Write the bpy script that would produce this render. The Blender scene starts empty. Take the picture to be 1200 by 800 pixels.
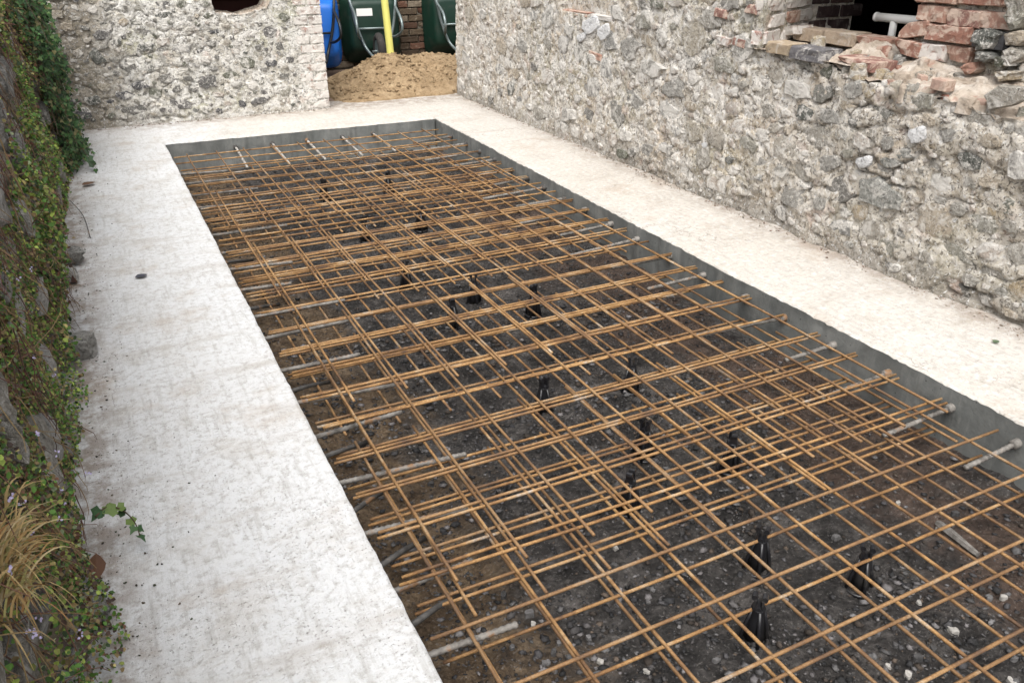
import bpy, math, random
import numpy as np
from mathutils import Matrix, Vector

# ------------------------------------------------------------------ camera, sky, sun, exposure
scene = bpy.context.scene
col = scene.collection
CAM_H = 1.46                                   # above the top of the concrete strip (z = 0)
PITCH = math.atan2(490, 972)
YAW = math.atan2(543, math.hypot(972, 490))
cam_data = bpy.data.cameras.new('camera')
cam = bpy.data.objects.new('camera', cam_data)
col.objects.link(cam)
cam.location = (0, 0, CAM_H)
cam.rotation_euler = (math.pi / 2 - PITCH, 0, -YAW)
cam_data.sensor_width = 36.0
cam_data.lens = 972 / 1200 * 36.0
cam_data.clip_start = 0.02
cam_data.clip_end = 500
scene.camera = cam

SUN_EL, SUN_AZ = math.radians(60), math.radians(213)
world = bpy.data.worlds.new('World')
scene.world = world
world.use_nodes = True
wnt = world.node_tree
wnt.nodes.clear()
wsky = wnt.nodes.new('ShaderNodeTexSky')
wsky.sky_type = 'NISHITA'
wsky.sun_disc = False
wsky.sun_elevation = SUN_EL
wsky.sun_rotation = SUN_AZ
wsky.air_density = 1.0
wsky.dust_density = 6.0
wsky.ozone_density = 1.0
whs = wnt.nodes.new('ShaderNodeHueSaturation')   # a white overcast instead of blue
whs.inputs['Saturation'].default_value = 0.22
wbg = wnt.nodes.new('ShaderNodeBackground')
wbg.inputs['Strength'].default_value = 0.15
wout = wnt.nodes.new('ShaderNodeOutputWorld')
wnt.links.new(wsky.outputs[0], whs.inputs['Color'])
wnt.links.new(whs.outputs[0], wbg.inputs['Color'])
wnt.links.new(wbg.outputs[0], wout.inputs['Surface'])

sun_data = bpy.data.lights.new('sun', 'SUN')
sun_data.energy = 1.4
sun_data.angle = math.radians(60)
sun_data.color = (1.0, 0.97, 0.92)
sun = bpy.data.objects.new('sun', sun_data)
col.objects.link(sun)
sun.location = (0, -5, 12)
sd = Vector((math.sin(SUN_AZ) * math.cos(SUN_EL), math.cos(SUN_AZ) * math.cos(SUN_EL), math.sin(SUN_EL)))
sun.rotation_euler = sd.to_track_quat('Z', 'Y').to_euler()

scene.view_settings.view_transform = 'Standard'
scene.view_settings.look = 'None'
scene.view_settings.gamma = 1
scene.view_settings.use_curve_mapping = False
scene.view_settings.exposure = 0.82

# ------------------------------------------------------------------ pixel helpers (photo 1200 x 800)
_h = np.array([math.sin(YAW), math.cos(YAW), 0.0])
_r = np.array([math.cos(YAW), -math.sin(YAW), 0.0])
_z = np.array([0, 0, 1.0])
_f = _h * math.cos(PITCH) - _z * math.sin(PITCH)
_u = _z * math.cos(PITCH) + _h * math.sin(PITCH)
def ray(px, py): return _f * 972.0 + _r * (px - 600.0) - _u * (py - 400.0)
def at_z(px, py, z=0.0):
    d = ray(px, py); p = d * ((z - CAM_H) / d[2]); return np.array([p[0], p[1], z])
def at_x(px, py, x):
    d = ray(px, py); p = d * (x / d[0]); return np.array([x, p[1], p[2] + CAM_H])
def at_y(px, py, y):
    d = ray(px, py); p = d * (y / d[1]); return np.array([p[0], y, p[2] + CAM_H])

rng = np.random.default_rng(7)
random.seed(7)

# ------------------------------------------------------------------ noise
def _hash(ix, iy, iz, seed):
    h = (ix.astype(np.int64) * 374761393 + iy.astype(np.int64) * 668265263 + iz.astype(np.int64) * 2147483647 + seed * 974634777) & 0xffffffff
    h = ((h ^ (h >> 13)) * 1274126177) & 0xffffffff
    h = ((h ^ (h >> 16)) * 2246822519) & 0xffffffff
    h = h ^ (h >> 15)
    return (h & 0xffffff) / float(0xffffff) * 2 - 1
def vn(x, y, z=0.0, seed=0):
    x = np.asarray(x, float); y = np.asarray(y, float); z = np.zeros_like(x) + z
    i, j, k = np.floor(x), np.floor(y), np.floor(z)
    a, b, c = x - i, y - j, z - k
    a = a * a * (3 - 2 * a); b = b * b * (3 - 2 * b); c = c * c * (3 - 2 * c)
    r = 0
    for di in (0, 1):
        for dj in (0, 1):
            for dk in (0, 1):
                w = (a if di else 1 - a) * (b if dj else 1 - b) * (c if dk else 1 - c)
                r = r + w * _hash(i + di, j + dj, k + dk, seed)
    return r
def fbm(x, y, z=0.0, octv=4, seed=0, gain=0.5):
    s, amp, f, tot = 0, 1.0, 1.0, 0
    for o in range(octv):
        s = s + amp * vn(np.asarray(x) * f, np.asarray(y) * f, np.asarray(z) * f, seed + o * 17)
        tot += amp; amp *= gain; f *= 2.03
    return s / tot

# ------------------------------------------------------------------ mesh helpers
def mesh_from(name, verts, faces, mat=None, smooth=False, colors=None):
    me = bpy.data.meshes.new(name)
    verts = np.asarray(verts, np.float32)
    if isinstance(faces, np.ndarray):
        k = faces.shape[1]; n = len(faces)
        me.vertices.add(len(verts)); me.vertices.foreach_set('co', verts.ravel())
        me.loops.add(n * k); me.loops.foreach_set('vertex_index', faces.astype(np.int32).ravel())
        me.polygons.add(n); me.polygons.foreach_set('loop_start', np.arange(0, n * k, k, dtype=np.int32))
        me.update(calc_edges=True)
    else:
        me.from_pydata([tuple(v) for v in verts.tolist()], [], faces)
        me.update()
    if smooth:
        me.polygons.foreach_set('use_smooth', np.ones(len(me.polygons), bool))
    if colors is not None:
        at = me.color_attributes.new('tint', 'FLOAT_COLOR', 'POINT')
        c = np.ones((len(verts), 4), np.float32); c[:, :3] = colors
        at.data.foreach_set('color', c.ravel())
    if mat is not None: me.materials.append(mat)
    me.validate()
    return me
def link(name, me, parent=None, matrix=None):
    o = bpy.data.objects.new(name, me)
    col.objects.link(o)
    if matrix is not None: o.matrix_basis = matrix
    if parent is not None:
        o.parent = parent
        o.matrix_parent_inverse = parent.matrix_basis.inverted()   # parts are built in world coordinates
    return o
def empty(name, label, cat, loc=(0, 0, 0), group=None):
    o = bpy.data.objects.new(name, None); col.objects.link(o)
    o.location = loc; o.empty_display_size = 0.1
    return tag(o, label, cat, group)
def tag(o, label, cat, group=None):
    o['label'] = label; o['category'] = cat
    if group: o['group'] = group
    return o
def grid_faces(nu, nv):
    i = np.arange(nu - 1)[:, None] * nv + np.arange(nv - 1)[None, :]
    i = i.ravel()
    return np.stack([i, i + nv, i + nv + 1, i + 1], 1)
def cull(verts, faces):
    used = np.unique(faces); m = -np.ones(len(verts), int); m[used] = np.arange(len(used))
    return verts[used], m[faces]
class MB:
    def __init__(s): s.v = []; s.f = []
    def add(s, v, f):
        b = len(s.v); s.v += [tuple(map(float, p)) for p in v]; s.f += [tuple(int(i) + b for i in q) for q in f]; return s
    def box(s, c, d, m=None):
        x, y, z = d[0] / 2, d[1] / 2, d[2] / 2
        v = [Vector((sx * x, sy * y, sz * z)) for sx in (-1, 1) for sy in (-1, 1) for sz in (-1, 1)]
        if m is not None: v = [m @ p for p in v]
        v = [p + Vector(c) for p in v]
        return s.add(v, [(0, 1, 3, 2), (4, 6, 7, 5), (0, 4, 5, 1), (2, 3, 7, 6), (0, 2, 6, 4), (1, 5, 7, 3)])
    def tube(s, pts, rad, n=8, cap=True):
        pts = [Vector(p) for p in pts]; m = len(pts)
        rad = rad if hasattr(rad, '__len__') else [rad] * m
        t = [(pts[min(i + 1, m - 1)] - pts[max(i - 1, 0)]).normalized() for i in range(m)]
        up = Vector((0, 0, 1)) if abs(t[0].z) < 0.9 else Vector((1, 0, 0))
        a = t[0].cross(up).normalized(); v = []
        for i in range(m):
            a = (a - t[i] * a.dot(t[i])).normalized(); b = t[i].cross(a)
            for k in range(n):
                an = 2 * math.pi * k / n
                v.append(pts[i] + (a * math.cos(an) + b * math.sin(an)) * rad[i])
        f = [(i * n + k, i * n + (k + 1) % n, (i + 1) * n + (k + 1) % n, (i + 1) * n + k) for i in range(m - 1) for k in range(n)]
        if cap: f += [tuple(range(n - 1, -1, -1)), tuple((m - 1) * n + k for k in range(n))]
        return s.add(v, f)
    def mesh(s, name, mat, smooth=False): return mesh_from(name, np.array(s.v), s.f, mat, smooth)
def spline(pts, n=6):
    P = [Vector(p) for p in pts]; out = []
    for i in range(len(P) - 1):
        p0, p1, p2, p3 = P[max(i - 1, 0)], P[i], P[i + 1], P[min(i + 2, len(P) - 1)]
        for k in range(n):
            t = k / n
            out.append(0.5 * ((2 * p1) + (p2 - p0) * t + (2 * p0 - 5 * p1 + 4 * p2 - p3) * t * t + (3 * p1 - p0 - 3 * p2 + p3) * t ** 3))
    out.append(P[-1]); return out

# ------------------------------------------------------------------ materials
class NT:
    def __init__(s, name):
        s.m = bpy.data.materials.new(name); s.m.use_nodes = True
        s.t = s.m.node_tree; s.t.nodes.clear()
        s.out = s.t.nodes.new('ShaderNodeOutputMaterial')
        s.b = s.t.nodes.new('ShaderNodeBsdfPrincipled')
        s.t.links.new(s.b.outputs[0], s.out.inputs['Surface'])
        g = s.t.nodes.new('ShaderNodeNewGeometry'); s.pos = g.outputs['Position']
    def set(s, sock, v):
        if isinstance(v, bpy.types.NodeSocket): s.t.links.new(v, sock)
        elif isinstance(v, (tuple, list)) and sock.type == 'RGBA' and len(v) == 3: sock.default_value = (*v, 1)
        else: sock.default_value = v
    def n(s, typ, out=0, props=None, **inp):
        nd = s.t.nodes.new(typ)
        for k, v in (props or {}).items(): setattr(nd, k, v)
        for k, v in inp.items():
            s.set(nd.inputs[int(k[1:]) if k[0] == '_' and k[1:].isdigit() else k.replace('_', ' ')], v)
        return nd.outputs[out]
    def noise(s, scale, detail=4, rough=0.55, vec=None, dist=0.0, out=0):
        return s.n('ShaderNodeTexNoise', out, Vector=vec or s.pos, Scale=scale, Detail=detail, Roughness=rough, Distortion=dist)
    def vor(s, scale, feature='F1', out=0, vec=None, rnd=1.0):
        return s.n('ShaderNodeTexVoronoi', out, {'feature': feature}, Vector=vec or s.pos, Scale=scale, Randomness=rnd)
    def map(s, scale, loc=(0, 0, 0), vec=None):
        return s.n('ShaderNodeMapping', 0, None, Vector=vec or s.pos, Scale=scale, Location=loc)
    def ramp(s, fac, stops, interp='LINEAR'):
        nd = s.t.nodes.new('ShaderNodeValToRGB'); cr = nd.color_ramp; cr.interpolation = interp
        while len(cr.elements) < len(stops): cr.elements.new(0.5)
        for e, (p, c) in zip(cr.elements, stops):
            e.position = p; e.color = (*c, 1) if hasattr(c, '__len__') else (c, c, c, 1)
        s.set(nd.inputs[0], fac); return nd.outputs[0]
    def mix(s, fac, a, b, mode='MIX'):
        nd = s.t.nodes.new('ShaderNodeMix'); nd.data_type = 'RGBA'; nd.blend_type = mode
        s.set(nd.inputs[0], fac); s.set(nd.inputs[6], a); s.set(nd.inputs[7], b); return nd.outputs[2]
    def math(s, op, a, b=0.5, c=0.5):
        nd = s.t.nodes.new('ShaderNodeMath'); nd.operation = op
        s.set(nd.inputs[0], a); s.set(nd.inputs[1], b); s.set(nd.inputs[2], c); return nd.outputs[0]
    def step(s, fac, a, b):
        return s.n('ShaderNodeMapRange', 0, {'interpolation_type': 'SMOOTHSTEP'}, Value=fac, From_Min=a, From_Max=b)
    def xyz(s, i): return s.n('ShaderNodeSeparateXYZ', i, Vector=s.pos)
    def rnd(s): return s.n('ShaderNodeObjectInfo', 'Random')
    def tint(s): return s.n('ShaderNodeAttribute', 0, {'attribute_name': 'tint'})
    def bump(s, h, strength=0.5, dist=0.01, normal=None):
        nd = s.t.nodes.new('ShaderNodeBump'); s.set(nd.inputs['Height'], h)
        nd.inputs['Strength'].default_value = strength; nd.inputs['Distance'].default_value = dist
        if normal is not None: s.set(nd.inputs['Normal'], normal)
        return nd.outputs[0]
    def done(s, color, rough=0.9, normal=None, metal=0.0, spec=0.3, **kw):
        s.set(s.b.inputs['Base Color'], color); s.set(s.b.inputs['Roughness'], rough)
        s.set(s.b.inputs['Metallic'], metal); s.set(s.b.inputs['Specular IOR Level'], spec)
        if normal is not None: s.set(s.b.inputs['Normal'], normal)
        for k, v in kw.items(): s.set(s.b.inputs[k.replace('_', ' ')], v)
        return s.m

def m_concrete():
    t = NT('cast_concrete')
    big = t.noise(0.8, 5, 0.6)
    c = t.ramp(big, [(0.3, (0.42, 0.395, 0.36)), (0.5, (0.48, 0.47, 0.455)), (0.68, (0.52, 0.525, 0.53))])
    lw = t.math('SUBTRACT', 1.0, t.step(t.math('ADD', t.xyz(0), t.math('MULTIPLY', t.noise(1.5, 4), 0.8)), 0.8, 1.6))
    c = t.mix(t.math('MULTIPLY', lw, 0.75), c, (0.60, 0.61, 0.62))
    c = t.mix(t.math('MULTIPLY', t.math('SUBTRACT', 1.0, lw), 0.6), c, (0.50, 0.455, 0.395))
    mid = t.noise(5, 6, 0.72, dist=0.4)
    c = t.mix(t.math('MULTIPLY', t.step(mid, 0.48, 0.68), 0.5), c, (0.38, 0.345, 0.30))
    grain = t.noise(38, 6, 0.75)
    c = t.mix(t.math('MULTIPLY', t.step(grain, 0.46, 0.66), 0.55), c, (0.27, 0.25, 0.225))
    c = t.mix(t.math('MULTIPLY', t.step(t.noise(33, 5, 0.75, vec=t.map((1, 1, 1), (3, 3, 3))), 0.50, 0.64), 0.6), c, (0.58, 0.58, 0.575))
    drag = t.noise(1.0, 5, 0.7, vec=t.map((40, 5, 5)))
    c = t.mix(t.math('MULTIPLY', t.step(drag, 0.50, 0.68), 0.42), c, (0.31, 0.295, 0.27))
    streak = t.noise(1.0, 5, 0.7, vec=t.map((1.2, 5.5, 5)))
    c = t.mix(t.math('MULTIPLY', t.step(streak, 0.54, 0.67), 0.35), c, (0.32, 0.28, 0.24))
    tr = t.math('MULTIPLY', t.step(t.noise(2.3, 6, 0.72), 0.53, 0.68), 0.5)
    c = t.mix(tr, c, (0.36, 0.295, 0.235))
    specks = t.noise(120, 3, 0.6)
    spd = t.math('MULTIPLY', t.step(specks, 0.60, 0.67), t.step(t.noise(3, 4), 0.36, 0.56))
    c = t.mix(t.math('MULTIPLY', spd, 0.5), c, (0.16, 0.145, 0.125))
    crack = t.math('MULTIPLY', t.math('SUBTRACT', 1.0, t.step(t.vor(0.9, 'DISTANCE_TO_EDGE', vec=t.n('ShaderNodeVectorMath', 0, {'operation': 'ADD'}, _0=t.pos, _1=t.n('ShaderNodeVectorMath', 0, {'operation': 'SCALE'}, _0=t.noise(4, 4, 0.6, out=1), Scale=0.35))), 0.0, 0.0035)), t.step(t.noise(1.3, 2), 0.5, 0.6))
    c = t.mix(t.math('MULTIPLY', crack, 0.55), c, (0.16, 0.145, 0.125))
    # earth washed along the foot of the walls
    edge = t.math('MAXIMUM', t.step(t.xyz(0), 2.96, 3.22), t.math('MAXIMUM', t.step(t.xyz(1), 7.05, 7.45), t.math('SUBTRACT', 1.0, t.step(t.xyz(0), -0.22, -0.06))))
    n2 = t.step(t.noise(12, 6, 0.74), 0.38, 0.60)
    c = t.mix(t.math('MULTIPLY', t.math('MULTIPLY', edge, n2), 0.8), c, (0.22, 0.175, 0.14))
    h = t.math('ADD', t.math('MULTIPLY', grain, 0.7), t.math('ADD', t.math('MULTIPLY', drag, 0.4), t.math('MULTIPLY', t.math('SUBTRACT', 1.0, spd), 0.4)))
    return t.done(c, 0.85, t.bump(h, 0.7, 0.010))
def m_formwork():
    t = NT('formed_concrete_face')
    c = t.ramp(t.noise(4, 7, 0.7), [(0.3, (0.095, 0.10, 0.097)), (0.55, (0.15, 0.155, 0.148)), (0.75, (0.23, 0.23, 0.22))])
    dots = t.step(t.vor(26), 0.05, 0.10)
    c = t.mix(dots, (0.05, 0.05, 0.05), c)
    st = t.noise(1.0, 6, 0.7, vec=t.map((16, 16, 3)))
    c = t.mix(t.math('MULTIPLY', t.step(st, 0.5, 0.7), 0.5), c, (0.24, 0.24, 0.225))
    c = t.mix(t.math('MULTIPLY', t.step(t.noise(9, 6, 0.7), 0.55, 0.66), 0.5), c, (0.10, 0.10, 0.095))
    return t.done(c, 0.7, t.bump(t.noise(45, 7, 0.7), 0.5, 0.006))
def lime_mask(t): return t.noise(10.5, 6, 0.74, dist=0.9)
def m_mortar(name, light, mid, dark, warm, sat=0.5, green=None, thr=(0.45, 0.56), worn=False):
    t = NT(name)
    L = t.step(lime_mask(t), *thr)
    if worn:                                   # the limewash has weathered off the nearer, lower masonry
        k = t.math('ADD', t.math('MULTIPLY', t.xyz(1), 0.42), t.math('MULTIPLY', t.noise(1.4, 5, 0.65), 1.6))
        L = t.math('MULTIPLY', L, t.math('MULTIPLY_ADD', t.step(k, 1.6, 2.5), 0.5, 0.50))
    a = t.noise(21, 5, 0.74, dist=0.7)
    c = t.ramp(a, [(0.34, dark), (0.47, mid), (0.60, tuple(0.5 * (x + y) for x, y in zip(mid, light)))])
    c = t.mix(t.math('MULTIPLY', t.step(t.noise(3.1, 5, 0.6, vec=t.map((1, 1, 1), (9, 2, 5))), 0.46, 0.64), sat), c, warm)
    if green: c = t.mix(t.math('MULTIPLY', t.step(t.noise(2.2, 5, 0.65, vec=t.map((1, 1, 1), (4, 4, 1))), 0.52, 0.66), 0.6), c, green)
    if worn:
        ol = t.math('MULTIPLY', t.step(t.noise(1.1, 4, 0.6, vec=t.map((1, 1, 1), (3, 6, 1))), 0.46, 0.62), 0.4)
        c = t.mix(ol, c, (0.36, 0.335, 0.225))
    c = t.mix(t.math('MULTIPLY', L, 0.9), c, light)
    if worn:                                   # rain splash and grime along the foot of the wall
        gr = t.math('SUBTRACT', 1.0, t.step(t.math('ADD', t.xyz(2), t.math('MULTIPLY', t.noise(6, 5, 0.7), 0.30)), 0.16, 0.34))
        c = t.mix(t.math('MULTIPLY', gr, 0.7), c, (0.27, 0.245, 0.21))
    if green:                                  # damp brown corner
        dp = t.math('SUBTRACT', 1.0, t.step(t.math('ADD', t.xyz(0), t.math('MULTIPLY', t.noise(5, 5, 0.7), 0.6)), 0.30, 0.75))
        c = t.mix(t.math('MULTIPLY', dp, 0.75), c, (0.20, 0.165, 0.115))
    f = t.noise(48, 4, 0.72, dist=1.0)
    c = t.mix(t.math('MULTIPLY', t.step(f, 0.53, 0.61), 0.8), c, tuple(x * 0.85 for x in dark))
    f2 = t.noise(62, 5, 0.7, dist=0.8, vec=t.map((1, 1, 1), (7, 1, 3)))
    c = t.mix(t.math('MULTIPLY', t.step(f2, 0.56, 0.64), 0.75), c, tuple(min(0.82, x * 1.15) for x in light))
    c = t.mix(t.math('MULTIPLY', t.step(t.noise(5, 4, 0.6, vec=t.map((1, 1, 1), (1, 8, 6))), 0.6, 0.7), 0.35), c, (0.58, 0.40, 0.33))
    h = t.math('ADD', t.math('MULTIPLY', t.noise(60, 5, 0.75), 0.9), t.math('SUBTRACT', t.math('MULTIPLY', a, 0.9), t.math('MULTIPLY', t.step(f, 0.55, 0.64), 0.35)))
    return t.done(c, 0.95, t.bump(h, 0.9, 0.024), spec=0.12)
def m_stone(name, palette, lime=(0.74, 0.71, 0.66), cover=0.5, lo=0.5, hi=0.64):
    t = NT(name)
    n = len(palette)
    base = t.ramp(t.rnd(), [((i + 0.0) / n, p) for i, p in enumerate(palette)], 'CONSTANT')
    v = t.noise(19, 5, 0.74, dist=0.8)
    base = t.mix(t.math('MULTIPLY', t.step(v, 0.42, 0.66), 0.6), base, t.mix(0.55, base, (0.55, 0.53, 0.50)))
    f = t.noise(52, 4, 0.72, dist=1.0)
    base = t.mix(t.math('MULTIPLY', t.step(f, 0.52, 0.61), 0.7), base, t.mix(0.7, base, (0.03, 0.03, 0.028)))
    l = t.step(lime_mask(t), lo, hi)
    c = t.mix(t.math('MULTIPLY', l, cover), base, lime)
    f2 = t.noise(62, 5, 0.7, dist=0.8, vec=t.map((1, 1, 1), (7, 1, 3)))
    c = t.mix(t.math('MULTIPLY', t.step(f2, 0.55, 0.63), cover * 0.9), c, lime)
    h = t.math('ADD', t.noise(50, 5, 0.75), t.math('MULTIPLY', v, 1.0))
    return t.done(c, 0.93, t.bump(h, 0.9, 0.03), spec=0.15)
def m_brick(name, palette, lime=0.3, lo=0.5, hi=0.62, limecol=(0.62, 0.59, 0.55)):
    t = NT(name); n = len(palette)
    base = t.ramp(t.rnd(), [(i / n, p) for i, p in enumerate(palette)], 'CONSTANT')
    base = t.mix(t.math('MULTIPLY', t.step(t.noise(35, 6, 0.7), 0.45, 0.65), 0.5), base, t.mix(0.5, base, (0.05, 0.03, 0.03)))
    l = t.step(t.noise(16, 7, 0.7, dist=0.6), lo, hi)
    c = t.mix(t.math('MULTIPLY', l, lime), base, limecol)
    return t.done(c, 0.92, t.bump(t.noise(60, 7, 0.7), 0.8, 0.012), spec=0.2)
def m_rust():
    t = NT('rusty_reinforcing_steel')
    a = t.noise(7, 6, 0.7); r = t.rnd()
    c = t.ramp(a, [(0.34, (0.075, 0.042, 0.024)), (0.44, (0.22, 0.115, 0.042)), (0.55, (0.37, 0.215, 0.085)), (0.62, (0.42, 0.30, 0.18)), (0.68, (0.42, 0.38, 0.33))])
    c = t.mix(t.math('MULTIPLY', r, 0.6), c, (0.14, 0.085, 0.05))
    f = t.noise(130, 5, 0.7)
    c = t.mix(t.math('MULTIPLY', t.step(f, 0.47, 0.62), 0.4), c, (0.11, 0.052, 0.022))
    rib = t.math('SINE', t.math('MULTIPLY', t.math('ADD', t.xyz(0), t.xyz(1)), 2 * math.pi / 0.0085))
    c = t.mix(t.math('MULTIPLY', t.step(rib, 0.2, 0.9), 0.12), c, (0.10, 0.05, 0.025))
    return t.done(c, 0.68, t.bump(t.math('ADD', f, t.math('MULTIPLY', rib, 0.25)), 0.5, 0.002), metal=0.1, spec=0.45)
def m_dowel(name, a, b):
    t = NT(name)
    c = t.ramp(t.noise(28, 6, 0.7), [(0.35, a), (0.62, b)])
    c = t.mix(t.step(t.noise(14, 4, 0.6), 0.56, 0.66), c, (0.20, 0.115, 0.06))
    return t.done(c, 0.7, t.bump(t.noise(120, 4), 0.4, 0.002), metal=0.15, spec=0.4)
def m_soil():
    t = NT('excavated_soil')
    ash = t.ramp(t.noise(9, 6, 0.78), [(0.34, (0.012, 0.0113, 0.011)), (0.50, (0.050, 0.046, 0.0435)), (0.68, (0.14, 0.128, 0.12))])
    brown = t.ramp(t.noise(14, 6, 0.76), [(0.34, (0.055, 0.036, 0.022)), (0.52, (0.15, 0.105, 0.065)), (0.70, (0.27, 0.20, 0.13))])
    red = t.ramp(t.noise(14, 8, 0.75), [(0.34, (0.035, 0.026, 0.021)), (0.66, (0.135, 0.095, 0.075))])
    nz = t.noise(2.6, 6, 0.68)
    xl = t.math('ADD', t.xyz(0), t.math('MULTIPLY', t.math('SUBTRACT', nz, 0.5), 1.0))
    c = t.mix(t.step(t.math('MULTIPLY', xl, 0.5), 0.36, 0.47), brown, ash)
    rr = t.math('MULTIPLY', t.step(t.math('MULTIPLY', xl, 0.25), 0.48, 0.53), t.step(t.noise(1.7, 4, 0.6), 0.42, 0.52))
    c = t.mix(rr, c, red)
    p = t.noise(85, 5, 0.7)
    c = t.mix(t.math('MULTIPLY', t.step(p, 0.56, 0.66), 0.8), c, t.mix(0.5, c, (0.34, 0.32, 0.30)))
    h = t.math('ADD', t.noise(50, 6, 0.76), t.math('MULTIPLY', t.vor(48), 0.7))
    return t.done(c, t.ramp(t.noise(6, 4), [(0.35, 0.6), (0.65, 0.95)]), t.bump(h, 1.0, 0.03), spec=0.25)
def m_tint(name, rough=0.9, bump=0.3, scale=120, spec=0.25, var=0.35, trans=0.0):
    t = NT(name)
    c = t.tint()
    c = t.mix(t.math('MULTIPLY', t.step(t.noise(scale, 4, 0.65), 0.45, 0.65), var), c, t.mix(0.55, c, (0.02, 0.02, 0.015)))
    kw = {}
    m = t.done(c, rough, t.bump(t.noise(scale, 4), bump, 0.004), spec=spec)
    if trans:
        tr = t.n('ShaderNodeBsdfTranslucent', 0, None, Color=c)
        mx = t.t.nodes.new('ShaderNodeMixShader'); mx.inputs[0].default_value = trans
        t.t.links.new(t.b.outputs[0], mx.inputs[1]); t.t.links.new(tr, mx.inputs[2])
        t.t.links.new(mx.outputs[0], t.out.inputs['Surface'])
    return m
def m_sand():
    t = NT('builders_sand')
    c = t.ramp(t.noise(9, 7, 0.7), [(0.3, (0.21, 0.145, 0.08)), (0.55, (0.38, 0.275, 0.165)), (0.75, (0.47, 0.36, 0.23))])
    c = t.mix(t.math('MULTIPLY', t.step(t.noise(60, 5, 0.7), 0.5, 0.65), 0.5), c, (0.24, 0.155, 0.08))
    return t.done(c, 0.95, t.bump(t.noise(45, 6, 0.75), 0.9, 0.03), spec=0.15)
def m_rubble_top():
    t = NT('crumbled_lime_core')
    c = t.ramp(t.noise(8, 7, 0.7, dist=0.4), [(0.30, (0.34, 0.27, 0.21)), (0.47, (0.58, 0.49, 0.40)), (0.62, (0.78, 0.71, 0.63))])
    red = t.math('MULTIPLY', t.step(t.noise(7, 4, 0.6, vec=t.map((1, 1, 1), (5, 3, 3))), 0.60, 0.68), 0.6)
    c = t.mix(red, c, (0.45, 0.21, 0.15))
    c = t.mix(t.math('MULTIPLY', t.step(t.noise(40, 7, 0.75, dist=0.8), 0.54, 0.64), 0.6), c, (0.26, 0.20, 0.15))
    return t.done(c, 0.96, t.bump(t.noise(40, 6, 0.75), 1.0, 0.03), spec=0.12)
def m_plain(name, c, rough=0.5, spec=0.4, metal=0.0, var=0.25, scale=12, bump=0.1, dirt=None):
    t = NT(name)
    cc = t.mix(t.math('MULTIPLY', t.step(t.noise(scale, 5, 0.65), 0.4, 0.7), var), c, tuple(x * 0.55 for x in c))
    if dirt: cc = t.mix(t.math('MULTIPLY', t.step(t.noise(7, 6, 0.7), 0.52, 0.66), 0.45), cc, dirt)
    return t.done(cc, rough, t.bump(t.noise(80, 3), bump, 0.002), spec=spec, metal=metal)
def m_yard():
    t = NT('yard_paving')
    c = t.ramp(t.noise(6, 6, 0.7), [(0.3, (0.10, 0.075, 0.06)), (0.6, (0.24, 0.17, 0.13)), (0.75, (0.32, 0.25, 0.2))])
    return t.done(c, 0.95, t.bump(t.noise(50, 6, 0.7), 0.6, 0.01))

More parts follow.
